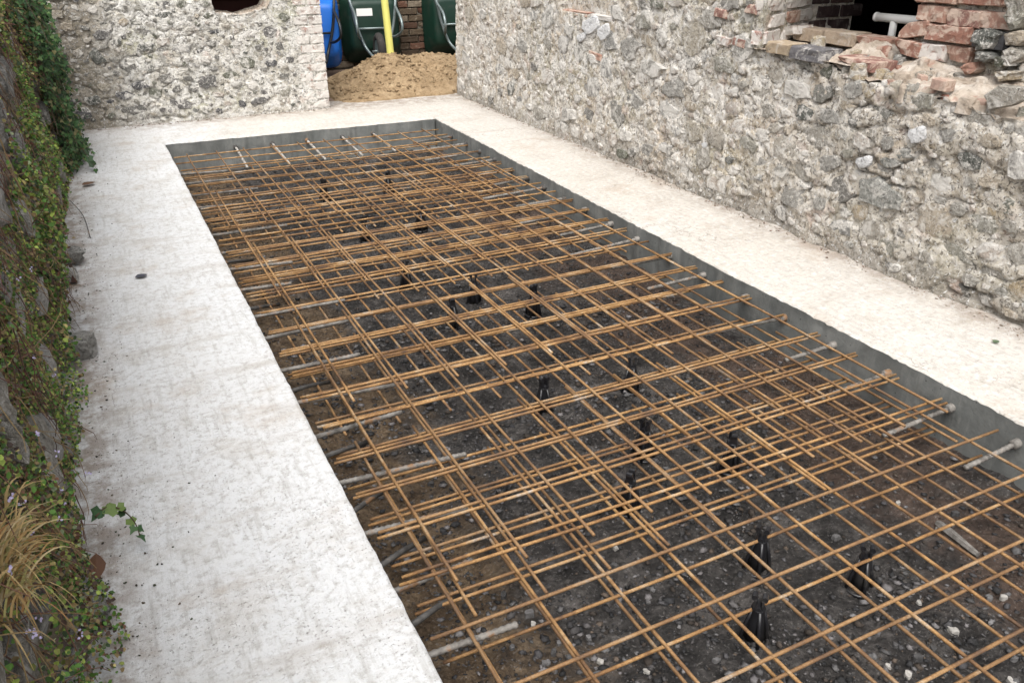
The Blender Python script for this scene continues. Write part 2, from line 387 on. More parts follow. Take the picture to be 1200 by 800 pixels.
M = dict(
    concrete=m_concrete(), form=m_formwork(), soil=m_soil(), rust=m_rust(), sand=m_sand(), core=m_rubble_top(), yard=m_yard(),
    mort_r=m_mortar('lime_mortar_house_wall', (0.80, 0.765, 0.71), (0.54, 0.485, 0.405), (0.21, 0.185, 0.15), (0.60, 0.49, 0.37), 0.6, worn=True),
    mort_b=m_mortar('lime_mortar_end_wall', (0.78, 0.76, 0.715), (0.57, 0.54, 0.48), (0.27, 0.255, 0.225), (0.58, 0.52, 0.41), 0.4, (0.43, 0.42, 0.28)),
    mort_l=m_mortar('earth_mortar_garden_wall', (0.36, 0.34, 0.305), (0.19, 0.17, 0.14), (0.075, 0.063, 0.05), (0.15, 0.12, 0.08), 0.6, (0.05, 0.055, 0.025)),
    st_grey=m_stone('grey_rubble_stone', [(0.36, 0.335, 0.29), (0.27, 0.26, 0.23), (0.44, 0.40, 0.34), (0.32, 0.305, 0.255), (0.45, 0.385, 0.30), (0.35, 0.335, 0.305), (0.21, 0.20, 0.18), (0.44, 0.395, 0.32)], cover=0.72, lo=0.52, hi=0.60),
    st_lime=m_stone('limewashed_rubble_stone', [(0.42, 0.40, 0.37), (0.28, 0.275, 0.26), (0.50, 0.45, 0.39), (0.36, 0.345, 0.31), (0.48, 0.41, 0.35)], cover=0.92, lo=0.43, hi=0.54),
    st_dark=m_stone('dark_rubble_stone', [(0.10, 0.10, 0.105), (0.14, 0.135, 0.13), (0.12, 0.125, 0.11), (0.17, 0.165, 0.15), (0.16, 0.165, 0.125)], cover=0.85, lo=0.52, hi=0.60),
    st_ochre=m_stone('ochre_rubble_stone', [(0.46, 0.37, 0.24), (0.36, 0.33, 0.28), (0.43, 0.35, 0.24), (0.29, 0.29, 0.265), (0.52, 0.45, 0.36), (0.34, 0.32, 0.28)], cover=0.7, lo=0.5, hi=0.62),
    st_white=m_stone('thick_lime_patch', [(0.74, 0.74, 0.74), (0.7, 0.7, 0.7)], (0.82, 0.82, 0.82), cover=0.8, lo=0.45, hi=0.55),
    st_moss=m_stone('weathered_garden_stone', [(0.25, 0.24, 0.22), (0.17, 0.165, 0.15), (0.32, 0.31, 0.29), (0.21, 0.195, 0.165)], (0.52, 0.51, 0.48), cover=0.6),
    brick_red=m_brick('broken_red_brick', [(0.30, 0.155, 0.115), (0.35, 0.205, 0.155), (0.25, 0.135, 0.11), (0.40, 0.28, 0.225)], 0.8, 0.45, 0.58, (0.56, 0.45, 0.37)),
    brick_lime=m_brick('limewashed_brick', [(0.32, 0.21, 0.17), (0.36, 0.28, 0.235), (0.28, 0.235, 0.21), (0.30, 0.15, 0.115)], 0.94, 0.34, 0.50),
    brick_yard=m_brick('weathered_yard_brick', [(0.09, 0.052, 0.036), (0.07, 0.05, 0.034), (0.13, 0.068, 0.046), (0.19, 0.155, 0.115), (0.055, 0.05, 0.032), (0.10, 0.075, 0.05)], 0.35, 0.55, 0.66, (0.34, 0.30, 0.23)),
    brick_dark=m_brick('dark_glazed_brick', [(0.055, 0.035, 0.032), (0.07, 0.042, 0.038), (0.045, 0.03, 0.03)], 0.1),
    brick_grey=m_brick('sooty_sill_brick', [(0.13, 0.125, 0.13), (0.10, 0.10, 0.105)], 0.55, 0.5, 0.62),
    brick_tan=m_brick('tan_sill_brick', [(0.36, 0.285, 0.20), (0.40, 0.32, 0.24)], 0.4, 0.5, 0.64),
    dowel=m_dowel('dusty_dowel_steel', (0.085, 0.077, 0.068), (0.24, 0.225, 0.205)),
    dowel_dark=m_dowel('dull_dowel_steel', (0.035, 0.033, 0.031), (0.085, 0.08, 0.075)),
    plastic=m_plain('black_plastic', (0.012, 0.012, 0.014), 0.35, 0.5, 0, 0.3, 40, 0.1, (0.06, 0.055, 0.05)),
    leaf=m_tint('leaf', 0.55, 0.2, 90, 0.35, 0.25, 0.18), stem=m_tint('stem', 0.85, 0.3, 200), gravel=m_tint('broken_stone', 0.85, 0.8, 90, 0.3, 0.5),
    yellow=m_plain('yellow_plastic_pipe', (0.72, 0.70, 0.20), 0.45, 0.4, 0, 0.15, 6, 0.05, (0.45, 0.40, 0.12)),
    green=m_plain('dark_green_enamel', (0.004, 0.024, 0.015), 0.5, 0.35, 0, 0.4, 9, 0.05, (0.03, 0.036, 0.028)),
    blue=m_plain('blue_plastic', (0.010, 0.14, 0.58), 0.4, 0.5, 0, 0.2, 9, 0.05),
    tube=m_plain('galvanised_tube', (0.20, 0.24, 0.24), 0.4, 0.5, 0.5, 0.3, 20),
    black=m_plain('black_enamel_tube', (0.02, 0.022, 0.026), 0.4, 0.5, 0.2, 0.3, 20),
    rubber=m_plain('tyre_rubber', (0.035, 0.032, 0.03), 0.85, 0.3, 0, 0.3, 20, 0.3, (0.10, 0.085, 0.07)),
    white=m_plain('white_paint', (0.74, 0.74, 0.72), 0.5, 0.4, 0, 0.1, 10, 0.05),
    dark=m_plain('dark_interior', (0.03, 0.028, 0.027), 0.95, 0.1), panel=m_plain('dark_red_boards', (0.10, 0.035, 0.028), 0.7, 0.3),  # dark: unlit gloom of room and shed put into the base colour
)

# ------------------------------------------------------------------ key dimensions (metres)
PIT_FAR, PIT_NEAR, PIT_Z = 6.64, -0.35, -0.25
WX, BY, LX = 3.18, 7.41, -0.30                  # planes of the house wall, the end wall, the garden wall
def pit_l(y): return 0.430 + 0.002 * np.asarray(y)
def pit_r(y): return 2.522 + 0.050 * np.clip((np.asarray(y, float) - 3.2) / 3.4, 0, 1)

# ------------------------------------------------------------------ setting: yard, concrete strip, pit
def structure(name, me):
    o = link(name, me); o['kind'] = 'structure'; return o
s = 60.0
structure('ground', mesh_from('ground', [(-s, -s, -0.42), (s, -s, -0.42), (s, s, -0.42), (-s, s, -0.42)], [(0, 1, 2, 3)], M['yard']))
nx, ny = 60, 40
gx, gy = np.meshgrid(np.linspace(-1.5, 8.0, nx), np.linspace(7.62, 14.0, ny), indexing='ij')
gz = -0.012 + 0.012 * fbm(gx * 3, gy * 3, 0, 3, 5)
structure('yard', mesh_from('yard', np.stack([gx, gy, gz], -1).reshape(-1, 3), grid_faces(nx, ny), M['yard'], True))

def strip_mesh():
    V, F = [], []
    base = 0
    def add(v, nu, nv):
        nonlocal base
        V.append(v); F.append(grid_faces(nu, nv) + base); base += len(v)
    def edge_noise(t, seed, amp):
        return amp * (0.55 * fbm(t * 7, t * 0 + seed, 0, 3, seed) + 0.6 * np.maximum(0, fbm(t * 26, t * 0 + seed, 0, 3, seed + 3) - 0.12))
    dz = lambda x, y: 0.003 * fbm(x * 2, y * 2, 0, 3, 21)
    ysL = np.linspace(PIT_NEAR, PIT_FAR, 520)
    def side(y, inner, outer, seed, amp):
        e = inner(y) + edge_noise(y, seed, amp)
        k = np.array([0, 0.006, 0.02, 0.06, 0.2, 0.45, 1.0])
        x = e[:, None] + (outer - e)[:, None] * k[None, :]
        yy = np.repeat(y[:, None], len(k), 1)
        zz = dz(x, yy)
        zz[:, 0] -= 0.005 + 0.006 * np.abs(vn(y * 30, y * 0, 0, seed + 9)); zz[:, 1] -= 0.001
        add(np.stack([x, yy, zz], -1).reshape(-1, 3), len(y), len(k))
        return e, zz[:, 0]
    eL, zL = side(ysL, pit_l, -0.55, 3, 0.006)
    eR, zR = side(ysL, pit_r, WX + 0.12, 4, 0.013)
    xs = np.linspace(eL[-1], eR[-1], 240)
    eF = PIT_FAR - 0.024 * (xs - 0.44) + edge_noise(xs, 8, 0.028); eF[0] = eF[-1] = PIT_FAR
    k = np.array([0, 0.015, 0.05, 0.3, 0.6, 1.0])
    yy = eF[:, None] + (7.70 - eF)[:, None] * k[None, :]
    xx = np.repeat(xs[:, None], len(k), 1); zz = dz(xx, yy); zz[:, 0] -= 0.006
    zF = zz[:, 0].copy(); zF[0] = zL[-1]; zF[-1] = zR[-1]; zz[:, 0] = zF
    add(np.stack([xx, yy, zz], -1).reshape(-1, 3), len(xs), len(k))
    for (a, b) in ((-0.55, eL[-1]), (eR[-1], WX + 0.12)):
        gx, gy = np.meshgrid(np.linspace(a, b, 24), np.linspace(PIT_FAR, 7.70, 24), indexing='ij')
        add(np.stack([gx, gy, dz(gx, gy)], -1).reshape(-1, 3), 24, 24)
    gx, gy = np.meshgrid(np.linspace(-0.55, WX + 0.12, 30), np.linspace(-2.0, PIT_NEAR, 10), indexing='ij')
    add(np.stack([gx, gy, dz(gx, gy)], -1).reshape(-1, 3), 30, 10)
    # formed inner faces
    V2, F2, b2 = [], [], 0
    def face(px, py, z0, nrm):
        nonlocal b2
        k = np.linspace(0, 1, 14); n = len(px)
        zz = z0[:, None] + (-0.34 - z0)[:, None] * k[None, :]
        xx = np.repeat(px[:, None], 14, 1); yy = np.repeat(py[:, None], 14, 1)
        w = 0.006 * fbm((xx + yy) * 9, zz * 14, 0, 4, 33) * np.minimum(1, k * 8)[None, :] - 0.035 * (k ** 2)[None, :] * 0
        V2.append(np.stack([xx + nrm[0] * w, yy + nrm[1] * w, zz], -1).reshape(-1, 3)); F2.append(grid_faces(n, 14) + b2); b2 += n * 14
    face(eL, ysL, zL, (1, 0)); face(eR, ysL, zR, (-1, 0)); face(np.r_[xs[0] - 0.03, xs, xs[-1] + 0.03], np.r_[eF[0], eF, eF[-1]], np.r_[zF[0], zF, zF[-1]] - 0.002, (0, -1))
    xn = np.linspace(eL[0], eR[0], 40); face(xn, xn * 0 + PIT_NEAR, xn * 0, (0, 1))
    return (np.concatenate(V), np.concatenate(F)), (np.concatenate(V2), np.concatenate(F2))
(tv, tf), (fv, ff) = strip_mesh()
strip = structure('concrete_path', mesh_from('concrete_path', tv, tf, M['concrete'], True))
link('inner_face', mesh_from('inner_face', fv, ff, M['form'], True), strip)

def pit_height(x, y):
    h = PIT_Z + 0.026 * fbm(x * 2.3, y * 2.3, 0, 4, 41) + 0.013 * fbm(x * 9, y * 9, 0, 4, 42, 0.6) + 0.010 * fbm(x * 38, y * 38, 0, 2, 43)
    h = h + 0.055 * np.clip((0.78 + 0.25 * fbm(y * 1.6, y * 0, 0, 3, 44) - x) / 0.3, 0, 1)
    h = h + 0.03 * np.clip((x - 2.15) / 0.3, 0, 1) * np.clip(0.4 + fbm(x * 1.3, y * 1.3, 0, 2, 45), 0, 1)
    return h
nx, ny = 190, 620
gx, gy = np.meshgrid(np.linspace(0.36, 2.64, nx), np.linspace(PIT_NEAR - 0.02, PIT_FAR + 0.05, ny), indexing='ij')
structure('pit_floor', mesh_from('pit_floor', np.stack([gx, gy, pit_height(gx, gy)], -1).reshape(-1, 3), grid_faces(nx, ny), M['soil'], True))

# ------------------------------------------------------------------ stones: shared shapes
def stone_shape(i, n=10, flat=0.72):
    r = np.random.default_rng(100 + i)
    an = np.linspace(0, 2 * math.pi, n, endpoint=False) + r.uniform(-0.24, 0.24, n)
    e = r.uniform(2.2, 7.0)
    rad = (np.abs(np.cos(an)) ** e + np.abs(np.sin(an)) ** e) ** (-1 / e)
    rad = rad * (1 + r.uniform(-0.34, 0.12, n)); rad /= rad.max()
    tilt = r.uniform(-0.22, 0.22, 2)
    V = []
    for q, hgt in ((1.06, -1.8), (1.0, 0.35), (0.92, 0.86), (0.5, 0.98)):
        for k in range(n):
            j = 1 + r.uniform(-0.08, 0.08)
            x, y = q * j * rad[k] * math.cos(an[k]), q * j * rad[k] * math.sin(an[k])
            z = hgt + (0 if hgt < 0 else (tilt[0] * x + tilt[1] * y) * min(1, hgt * 1.6) + r.uniform(-0.14, 0.14) * (hgt > 0.3))
            V.append((x, y, z))
    V.append((0, 0, 0.97 + r.uniform(-0.12, 0.12)))
    F = [(a * n + k, a * n + (k + 1) % n, (a + 1) * n + (k + 1) % n, (a + 1) * n + k) for a in range(3) for k in range(n)]
    F += [(3 * n + k, 3 * n + (k + 1) % n, 4 * n) for k in range(n)]
    return np.array(V), F
SHAPES = [stone_shape(i) for i in range(26)]
_smesh = {}
def stone_mesh(i, key):
    if (i, key) not in _smesh:
        _smesh[(i, key)] = mesh_from('stone', SHAPES[i][0], SHAPES[i][1], M[key], i % 4 == 0)
    return _smesh[(i, key)]
BASIS = {'right': (Vector((0, -1, 0)), Vector((0, 0, 1)), Vector((-1, 0, 0))),
         'back': (Vector((1, 0, 0)), Vector((0, 0, 1)), Vector((0, -1, 0))),
         'left': (Vector((0, 1, 0)), Vector((0, 0, 1)), Vector((1, 0, 0)))}
def place_mat(basis, p, a, b, t, rot):
    u, v, n = BASIS[basis]
    c, s_ = math.cos(rot), math.sin(rot)
    uu, vv = u * c + v * s_, v * c - u * s_
    m = Matrix.Identity(4)
    for r_ in range(3):
        m[r_][0], m[r_][1], m[r_][2], m[r_][3] = uu[r_] * a, vv[r_] * b, n[r_] * t, p[r_]
    return m
def pack(u0, u1, v0, v1, sizes, ok, r, tight=0.8, fixed=()):
    """irregular ellipses laid in a wall: (u, v, half width, half height)"""
    out = list(fixed)
    arr = np.array(out).reshape(-1, 4)
    for (a0, a1, tries) in sizes:
        for _ in range(tries):
            u, v = r.uniform(u0, u1), r.uniform(v0, v1)
            a = r.uniform(a0, a1); b = a * r.uniform(0.45, 0.85)
            if not ok(u, v, a, b): continue
            if len(arr):
                d = ((arr[:, 0] - u) / (arr[:, 2] + a)) ** 2 + ((arr[:, 1] - v) / (arr[:, 3] + b)) ** 2
                if d.min() < tight: continue
            out.append((u, v, a, b)); arr = np.vstack([arr, (u, v, a, b)])
    return out
def joined_stones(name, parent, basis, items, key, pos):
    V, F, b = [], [], 0
    for (u, v, a, bb, t, rot, i) in items:
        m = place_mat(basis, pos(u, v), a, bb, t, rot)
        for p in SHAPES[i][0]: V.append(tuple(m @ Vector(p)))
        F += [tuple(k + b for k in f) for f in SHAPES[i][1]]; b = len(V)
    o = link(name, mesh_from(name, np.array(V), F, M[key], True), parent); o['kind'] = 'stuff'
    return o

# ------------------------------------------------------------------ bricks
def brick_shape(i):
    r = np.random.default_rng(500 + i)
    xs = np.array([-1, -0.93, -0.4, 0.1, 0.5, 0.93, 1.0]); ys = np.array([-1, -0.85, 0.0, 0.85, 1.0])
    gx, gy = np.meshgrid(xs, ys, indexing='ij')
    border = (np.abs(gx) > 0.99) | (np.abs(gy) > 0.99)
    z = np.where(border, 0.72, 1.0) + r.uniform(-0.07, 0.07, gx.shape)
    x = gx + r.uniform(-0.03, 0.03, gx.shape); y = gy + r.uniform(-0.06, 0.06, gx.shape)
    if i % 3 == 0:                                 # a knocked corner
        c = (r.choice([-1, 1]), r.choice([-1, 1])); k = np.exp(-(((gx - c[0]) / 0.5) ** 2 + ((gy - c[1]) / 0.9) ** 2))
        z -= 0.6 * k; x -= 0.10 * c[0] * k; y -= 0.28 * c[1] * k
    top = np.stack([x, y, z], -1).reshape(-1, 3)
    F = [tuple(f) for f in grid_faces(len(xs), len(ys))]
    nu, nv = len(xs), len(ys)
    loop = [k * nv for k in range(nu)] + [(nu - 1) * nv + k for k in range(1, nv)] + [k * nv + nv - 1 for k in range(nu - 2, -1, -1)] + [k for k in range(nv - 2, 0, -1)]
    V = [tuple(p) for p in top]
    b = len(V)
    for k in loop: V.append((V[k][0], V[k][1], -1.0))
    n = len(loop)
    F += [(loop[k], b + k, b + (k + 1) % n, loop[(k + 1) % n]) for k in range(n)]
    F.append(tuple(b + k for k in range(n)))
    return np.array(V), F
BSH = [brick_shape(i) for i in range(9)]
_bmesh = {}
def brick(parent, basis, p, w, h, d, key, rot=0.0, i=None, name='brick'):
    i = random.randrange(len(BSH)) if i is None else i
    if (i, key) not in _bmesh: _bmesh[(i, key)] = mesh_from('brick', BSH[i][0], BSH[i][1], M[key], False)
    return link(name, _bmesh[(i, key)], parent, place_mat(basis, p, w / 2, h / 2, d / 2, rot))

def chips(n, xs, ys, size, tints, seed, hfun, flat=0.65):
    r = np.random.default_rng(seed)
    octv = np.array([(1, 0, 0), (0, 1, 0), (-1, 0, 0), (0, -1, 0), (0, 0, 1), (0, 0, -0.6), (0.7, 0.7, 0.6), (-0.7, 0.6, 0.7), (-0.6, -0.7, 0.6), (0.7, -0.6, 0.5)], float)
    tri = np.array([(0, 6, 4), (6, 1, 4), (1, 7, 4), (7, 2, 4), (2, 8, 4), (8, 3, 4), (3, 9, 4), (9, 0, 4), (0, 1, 6), (1, 2, 7), (2, 3, 8), (3, 0, 9), (1, 0, 5), (2, 1, 5), (3, 2, 5), (0, 3, 5)])
    x = r.uniform(*xs, n); y = r.uniform(*ys, n)
    s_ = size[0] * (size[1] / size[0]) ** (r.random(n) ** 2.2)
    V = octv[None] * r.uniform(0.6, 1.15, (n, 10, 1)) * np.stack([np.ones(n), r.uniform(0.5, 0.9, n), r.uniform(0.35, flat, n)], -1)[:, None]
    an = r.uniform(0, 2 * math.pi, n); c, sn = np.cos(an)[:, None], np.sin(an)[:, None]
    V = np.stack([V[..., 0] * c - V[..., 1] * sn, V[..., 0] * sn + V[..., 1] * c, V[..., 2]], -1) * s_[:, None, None]
    V = V + np.stack([x, y, hfun(x, y) + s_ * 0.2], -1)[:, None]
    F = (tri[None] + (np.arange(n) * 10)[:, None, None]).reshape(-1, 3)
    t = np.array(tints)[r.integers(len(tints), size=n)] * r.uniform(0.6, 1.3, (n, 1))
    return V.reshape(-1, 3), F, np.repeat(t, 10, 0)

# ------------------------------------------------------------------ house wall on the right
def slab(x0, x1, y0, y1, z0, z1, mb): mb.box(((x0 + x1) / 2, (y0 + y1) / 2, (z0 + z1) / 2), (x1 - x0, y1 - y0, z1 - z0))
def wall_top(y):
    y = np.asarray(y, float)
    n = 0.022 * fbm(y * 5, y * 0, 0, 3, 61)
    low = 0.80 + 0.02 * np.clip((y - 2.2), 0, 1) + n
    k = np.clip((y - 2.86) / 0.16, 0, 1)
    return np.where(y > 3.48, 9.0, low * (1 - k) + 0.870 * k)
def ero(y, z): return np.clip((4.9 - y) / 1.4, 0, 1) * np.clip(0.75 + 0.8 * fbm(y * 1.1, z * 2.0, 0, 2, 66), 0.1, 1)
def disp_r(y, z):
    d = 0.020 * fbm(y * 2.2, z * 2.8, 0, 3, 51) + 0.010 * fbm(y * 9, z * 11, 0, 4, 52, 0.65) + 0.007 * (0.35 - np.abs(fbm(y * 19, z * 23, 0, 3, 55, 0.6))) + 0.006 * fbm(y * 36, z * 40, 0, 2, 53, 0.6)
    e = ero(y, z)
    cre = np.clip(0.16 - np.abs(fbm(y * 5.5, z * 9, 0, 3, 54)), 0, 1) / 0.16
    d = d - e * (0.006 + 0.026 * cre)
    d = d + 0.03 * np.clip((0.10 - z) / 0.10, 0, 1) * np.clip(0.5 + fbm(y * 4, z * 0, 0, 3, 57), 0, 1)
    return d
house = empty('rubble_house_wall', 'rough limewashed rubble stone wall of the house with a broken window opening', 'wall', (WX, 4.0, 0))
y0, y1 = 0.2, 7.53
nu, nv = 800, 138
gy, gz = np.meshgrid(np.linspace(y0, y1, nu), np.linspace(-0.05, 1.26, nv), indexing='ij')
rec = (gy > 4.90) & (gy < 5.60) & (gz > 0.905)
d = disp_r(gy, gz) - np.where(rec, 0.13, 0)
v = np.stack([WX - d, gy, gz], -1).reshape(-1, 3)
f = grid_faces(nu, nv)[:, ::-1]
tp = (wall_top(gy) > gz).ravel()
f = f[tp[f].all(1)]
link('mortar', mesh_from('mortar', *cull(v, f), M['mort_r'], True), house)
mb = MB()
slab(WX + 0.06, 4.10, 3.76, 7.47, -0.3, 1.9, mb); slab(WX + 0.06, 4.10, 0.2, 3.76, -0.3, 0.74, mb)
slab(3.52, 4.10, 0.2, 2.83, 0.741, 1.9, mb); slab(3.30, 4.10, 2.83, 3.76, 1.62, 1.9, mb)
slab(WX, WX + 0.06, 3.52, 7.5, 1.25, 1.9, mb)
link('wall_core', mb.mesh('wall_core', M['mort_r']), house)
# splayed reveal on the far side of the window
nu, nv = 70, 100
ga, gz = np.meshgrid(np.linspace(0, 1, nu), np.linspace(0.84, 1.75, nv), indexing='ij')
w = 0.012 * fbm(ga * 8, gz * 12, 0, 4, 71, 0.6)
v = np.stack([WX + 0.005 + 0.62 * ga - 0.4 * w, 3.485 + 0.285 * ga - w, gz], -1).reshape(-1, 3)
link('window_reveal', mesh_from('window_reveal', v, grid_faces(nu, nv), M['mort_r'], True), house)
for k in range(8):
    for (a, wd) in ((0.14 + 0.06 * (k % 2), 0.19), (0.46 + 0.06 * (k % 2), 0.17), (0.72 + 0.06 * (k % 2), 0.18)):
        p = (WX + 0.005 + 0.62 * a, 3.485 + 0.285 * a + 0.028, 0.925 + 0.078 * k)
        o = brick(house, 'back', p, wd, 0.066, 0.08, 'brick_lime' if random.random() < 0.8 else 'brick_red')
        o.matrix_basis = Matrix.Translation(p) @ Matrix.Rotation(math.atan2(0.285, 0.62), 4, 'Z') @ Matrix.Translation((-p[0], -p[1], -p[2])) @ place_mat('back', p, wd / 2, 0.033, 0.04, 0)
# dark inner jamb
for k in range(9):
    for j, X in enumerate((3.86, 4.04)):
        brick(house, 'back', (X + (0.09 if k % 2 else 0.0) - 0.045, 3.80, 0.93 + 0.075 * k), 0.17, 0.065, 0.10, 'brick_dark')
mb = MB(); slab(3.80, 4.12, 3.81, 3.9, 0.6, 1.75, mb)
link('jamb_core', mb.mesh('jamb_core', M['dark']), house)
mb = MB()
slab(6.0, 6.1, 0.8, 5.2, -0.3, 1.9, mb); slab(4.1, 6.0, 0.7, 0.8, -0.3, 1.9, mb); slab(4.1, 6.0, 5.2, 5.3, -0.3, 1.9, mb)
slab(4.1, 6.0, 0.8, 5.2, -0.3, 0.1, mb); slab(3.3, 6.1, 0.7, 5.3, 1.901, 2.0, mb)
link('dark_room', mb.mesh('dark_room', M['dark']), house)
# crumbled core exposed along the broken top
nu, nv = 46, 300
gx, gy = np.meshgrid(np.linspace(WX + 0.012, 3.56, nu), np.linspace(0.2, 3.02, nv), indexing='ij')
k = np.clip((gx - WX) / 0.30, 0, 1)
gz = wall_top(gy) - 0.012 + 0.095 * k ** 0.8 + (0.034 * fbm(gx * 7, gy * 7, 0, 4, 81, 0.65) + 0.018 * fbm(gx * 26, gy * 26, 0, 3, 82)) * np.clip(k * 6 + 0.5, 0, 1)
link('crumbled_top', mesh_from('crumbled_top', np.stack([gx, gy, gz], -1).reshape(-1, 3), grid_faces(nu, nv), M['core'], True), house)
gx, gy = np.meshgrid(np.linspace(WX - 0.005, 4.12, 60), np.linspace(2.80, 3.80, 60), indexing='ij')
gz = 0.872 + 0.012 * fbm(gx * 9, gy * 9, 0, 4, 83)
link('sill_bed', mesh_from('sill_bed', np.stack([gx, gy, gz], -1).reshape(-1, 3), grid_faces(60, 60), M['core'], True), house)
def px_brick(x0, y0_, x1, y1_, X, depth, key, i=None, rot=0.0, parent=None, hh=None):
    a, b = at_x(x0, y0_, X), at_x(x1, y1_, X)
    w, h = abs(a[1] - b[1]), abs(a[2] - b[2])
    return brick(parent or house, 'right', ((X + depth * 0.5), (a[1] + b[1]) / 2, (a[2] + b[2]) / 2), w * 0.94, hh or max(0.045, h * 0.95), depth, key, rot, i)
# broken brick pier
for q in ((1072, -14, 1118, 3, 'brick_red'), (1122, -13, 1176, 6, 'brick_red'), (1074, 6, 1108, 27, 'brick_red'), (1110, 11, 1147, 33, 'brick_red'), (1148, 15, 1190, 35, 'brick_red'),
          (1082, 30, 1136, 51, 'brick_red'), (1139, 38, 1178, 58, 'brick_grey'), (1076, 52, 1104, 71, 'brick_lime'), (1104, 55, 1136, 73, 'brick_red'), (1080, -36, 1130, -18, 'brick_red'), (1134, -34, 1180, -16, 'brick_red')):
    px_brick(q[0], q[1], q[2], q[3], 3.44 + random.uniform(-0.012, 0.012), 0.14, q[4], rot=random.uniform(-0.03, 0.03), hh=0.071)
px_brick(1052, 25, 1086, 45, 3.43, 0.12, 'brick_red', 0, 0.18, hh=0.07); px_brick(1046, 47, 1077, 68, 3.42, 0.14, 'brick_red', 3, -0.06, hh=0.07)
# sill: a run of bricks along the inside, two facing bricks and a broken one in front
mb = MB(); slab(3.475, 3.53, 2.30, 2.80, 0.86, 1.5, mb); link('pier_core', mb.mesh('pier_core', M['mort_r']), house)
pa, pb = at_x(928, 38, 3.50), at_x(1042, 54, 3.50)
for k in range(3):
    t = (k + 0.5) / 3
    brick(house, 'right', (3.56, pa[1] + (pb[1] - pa[1]) * t, 0.925 + 0.004 * (k % 2)), 0.206, 0.068, 0.12, ('brick_tan', 'brick_tan', 'brick_red')[k], 0.0, k + 1)
px_brick(897, 48, 923, 67, WX - 0.012, 0.13, 'brick_tan', 1); px_brick(924, 53, 963, 77, WX - 0.014, 0.13, 'brick_grey', 2); px_brick(980, 66, 1022, 86, WX + 0.02, 0.16, 'brick_red', 3, -0.03)
px_brick(898, 30, 930, 46, 3.44, 0.14, 'brick_lime', 6, 0.2)
# blocked recess further along
for k in range(5):
    for j in range(3):
        brick(house, 'right', (WX + 0.135, 5.50 - 0.225 * j - 0.10 * (k % 2), 0.945 + 0.076 * k), 0.21, 0.066, 0.06, 'brick_red' if (j + k) % 3 else 'brick_lime')
brick(house, 'right', (WX + 0.105, 5.40, 0.893), 0.36, 0.030, 0.20, 'brick_red', 0, 2); brick(house, 'right', (WX + 0.105, 5.05, 0.892), 0.30, 0.030, 0.20, 'brick_lime', 0, 4)
for (x0, ya, x1, yb) in ((689, 60, 704, 72), (838, 44, 853, 53), (858, 46, 873, 55), (872, 6, 886, 16), (836, 12, 850, 20), (1090, 96, 1108, 104)):
    px_brick(x0, ya, x1, yb, WX - 0.006, 0.06, 'brick_red' if ya != 44 else 'brick_lime', rot=random.uniform(-0.1, 0.1))
# individual stones
for (px, py, a, b) in ((690, 30, 0.13, 0.06), (706, 38, 0.09, 0.055), (680, 44, 0.07, 0.03), (1073, 158, 0.055, 0.04), (1010, 190, 0.05, 0.03), (825, 170, 0.03, 0.02)):
    p = at_x(px, py, WX - 0.01)
    link('lime_patch', mesh_from('lime_patch', SHAPES[4][0], SHAPES[4][1], M['st_white'], True), house, place_mat('right', (p[0] + 0.006, p[1], p[2]), a, b, 0.009, 0.2))
r = np.random.default_rng(11)
def ok_r(u, v, a, b):
    if v + b > float(wall_top(u)) + 0.012 or v - b < 0.015: return False
    if u > 3.48 and u - a < 3.50: return False
    if 4.85 < u < 5.65 and v + b > 0.86: return False
    e = float(ero(u, v))
    return r.random() < (0.25 + 0.75 * e)
fixed = []
for (px, py, a, b) in ((1120, 298, 0.11, 0.05), (1175, 115, 0.10, 0.055), (1080, 120, 0.07, 0.05), (940, 200, 0.09, 0.06), (1135, 190, 0.07, 0.045), (1100, 215, 0.085, 0.05), (1175, 240, 0.06, 0.05), (900, 130, 0.07, 0.05), (960, 110, 0.08, 0.05), (1000, 105, 0.07, 0.045), (1060, 150, 0.08, 0.05), (1040, 190, 0.075, 0.03), (1160, 320, 0.09, 0.035), (755, 25, 0.10, 0.075), (840, 160, 0.12, 0.08)):
    p = at_x(px, py, WX); fixed.append((p[1], p[2], a, b))
items = pack(0.9, 7.45, 0.03, 1.22, ((0.09, 0.15, 700), (0.055, 0.09, 2400), (0.034, 0.055, 5000), (0.018, 0.032, 5000)), ok_r, r, 0.72, fixed)
def size_px(u, v, a): return a / math.hypot(u, WX)
items.sort(key=lambda q: -size_px(q[0], q[1], q[2]) * (1 if -0.1 < q[1] < 1.2 else 0.2))
small = []
for n_, (u, v_, a, b) in enumerate(items):
    X = WX - float(disp_r(np.array(u), np.array(v_)))
    t = (0.008 + 0.065 * b) * r.uniform(0.7, 1.3); off = r.uniform(-0.005, 0.005)
    rot = r.normal(0, 0.16); i = int(r.integers(len(SHAPES)))
    e = float(ero(u, v_))
    if n_ < 285:
        if u < 2.75 and r.random() < 0.5: key = 'st_ochre'
        elif r.random() < 0.05: key = 'st_dark'
        elif r.random() < 0.3 + 0.6 * e: key = 'st_grey'
        else: key = 'st_lime'
        link('stone', stone_mesh(i, key), house, place_mat('right', (X + 0.004 - off, u, v_), a, b, t, rot))
    else:
        small.append((u, v_, a, b, t, rot, i))
joined_stones('pinning_stones', house, 'right', small, 'st_lime', lambda u, v_: (WX - float(disp_r(np.array(u), np.array(v_))) + 0.004, u, v_))
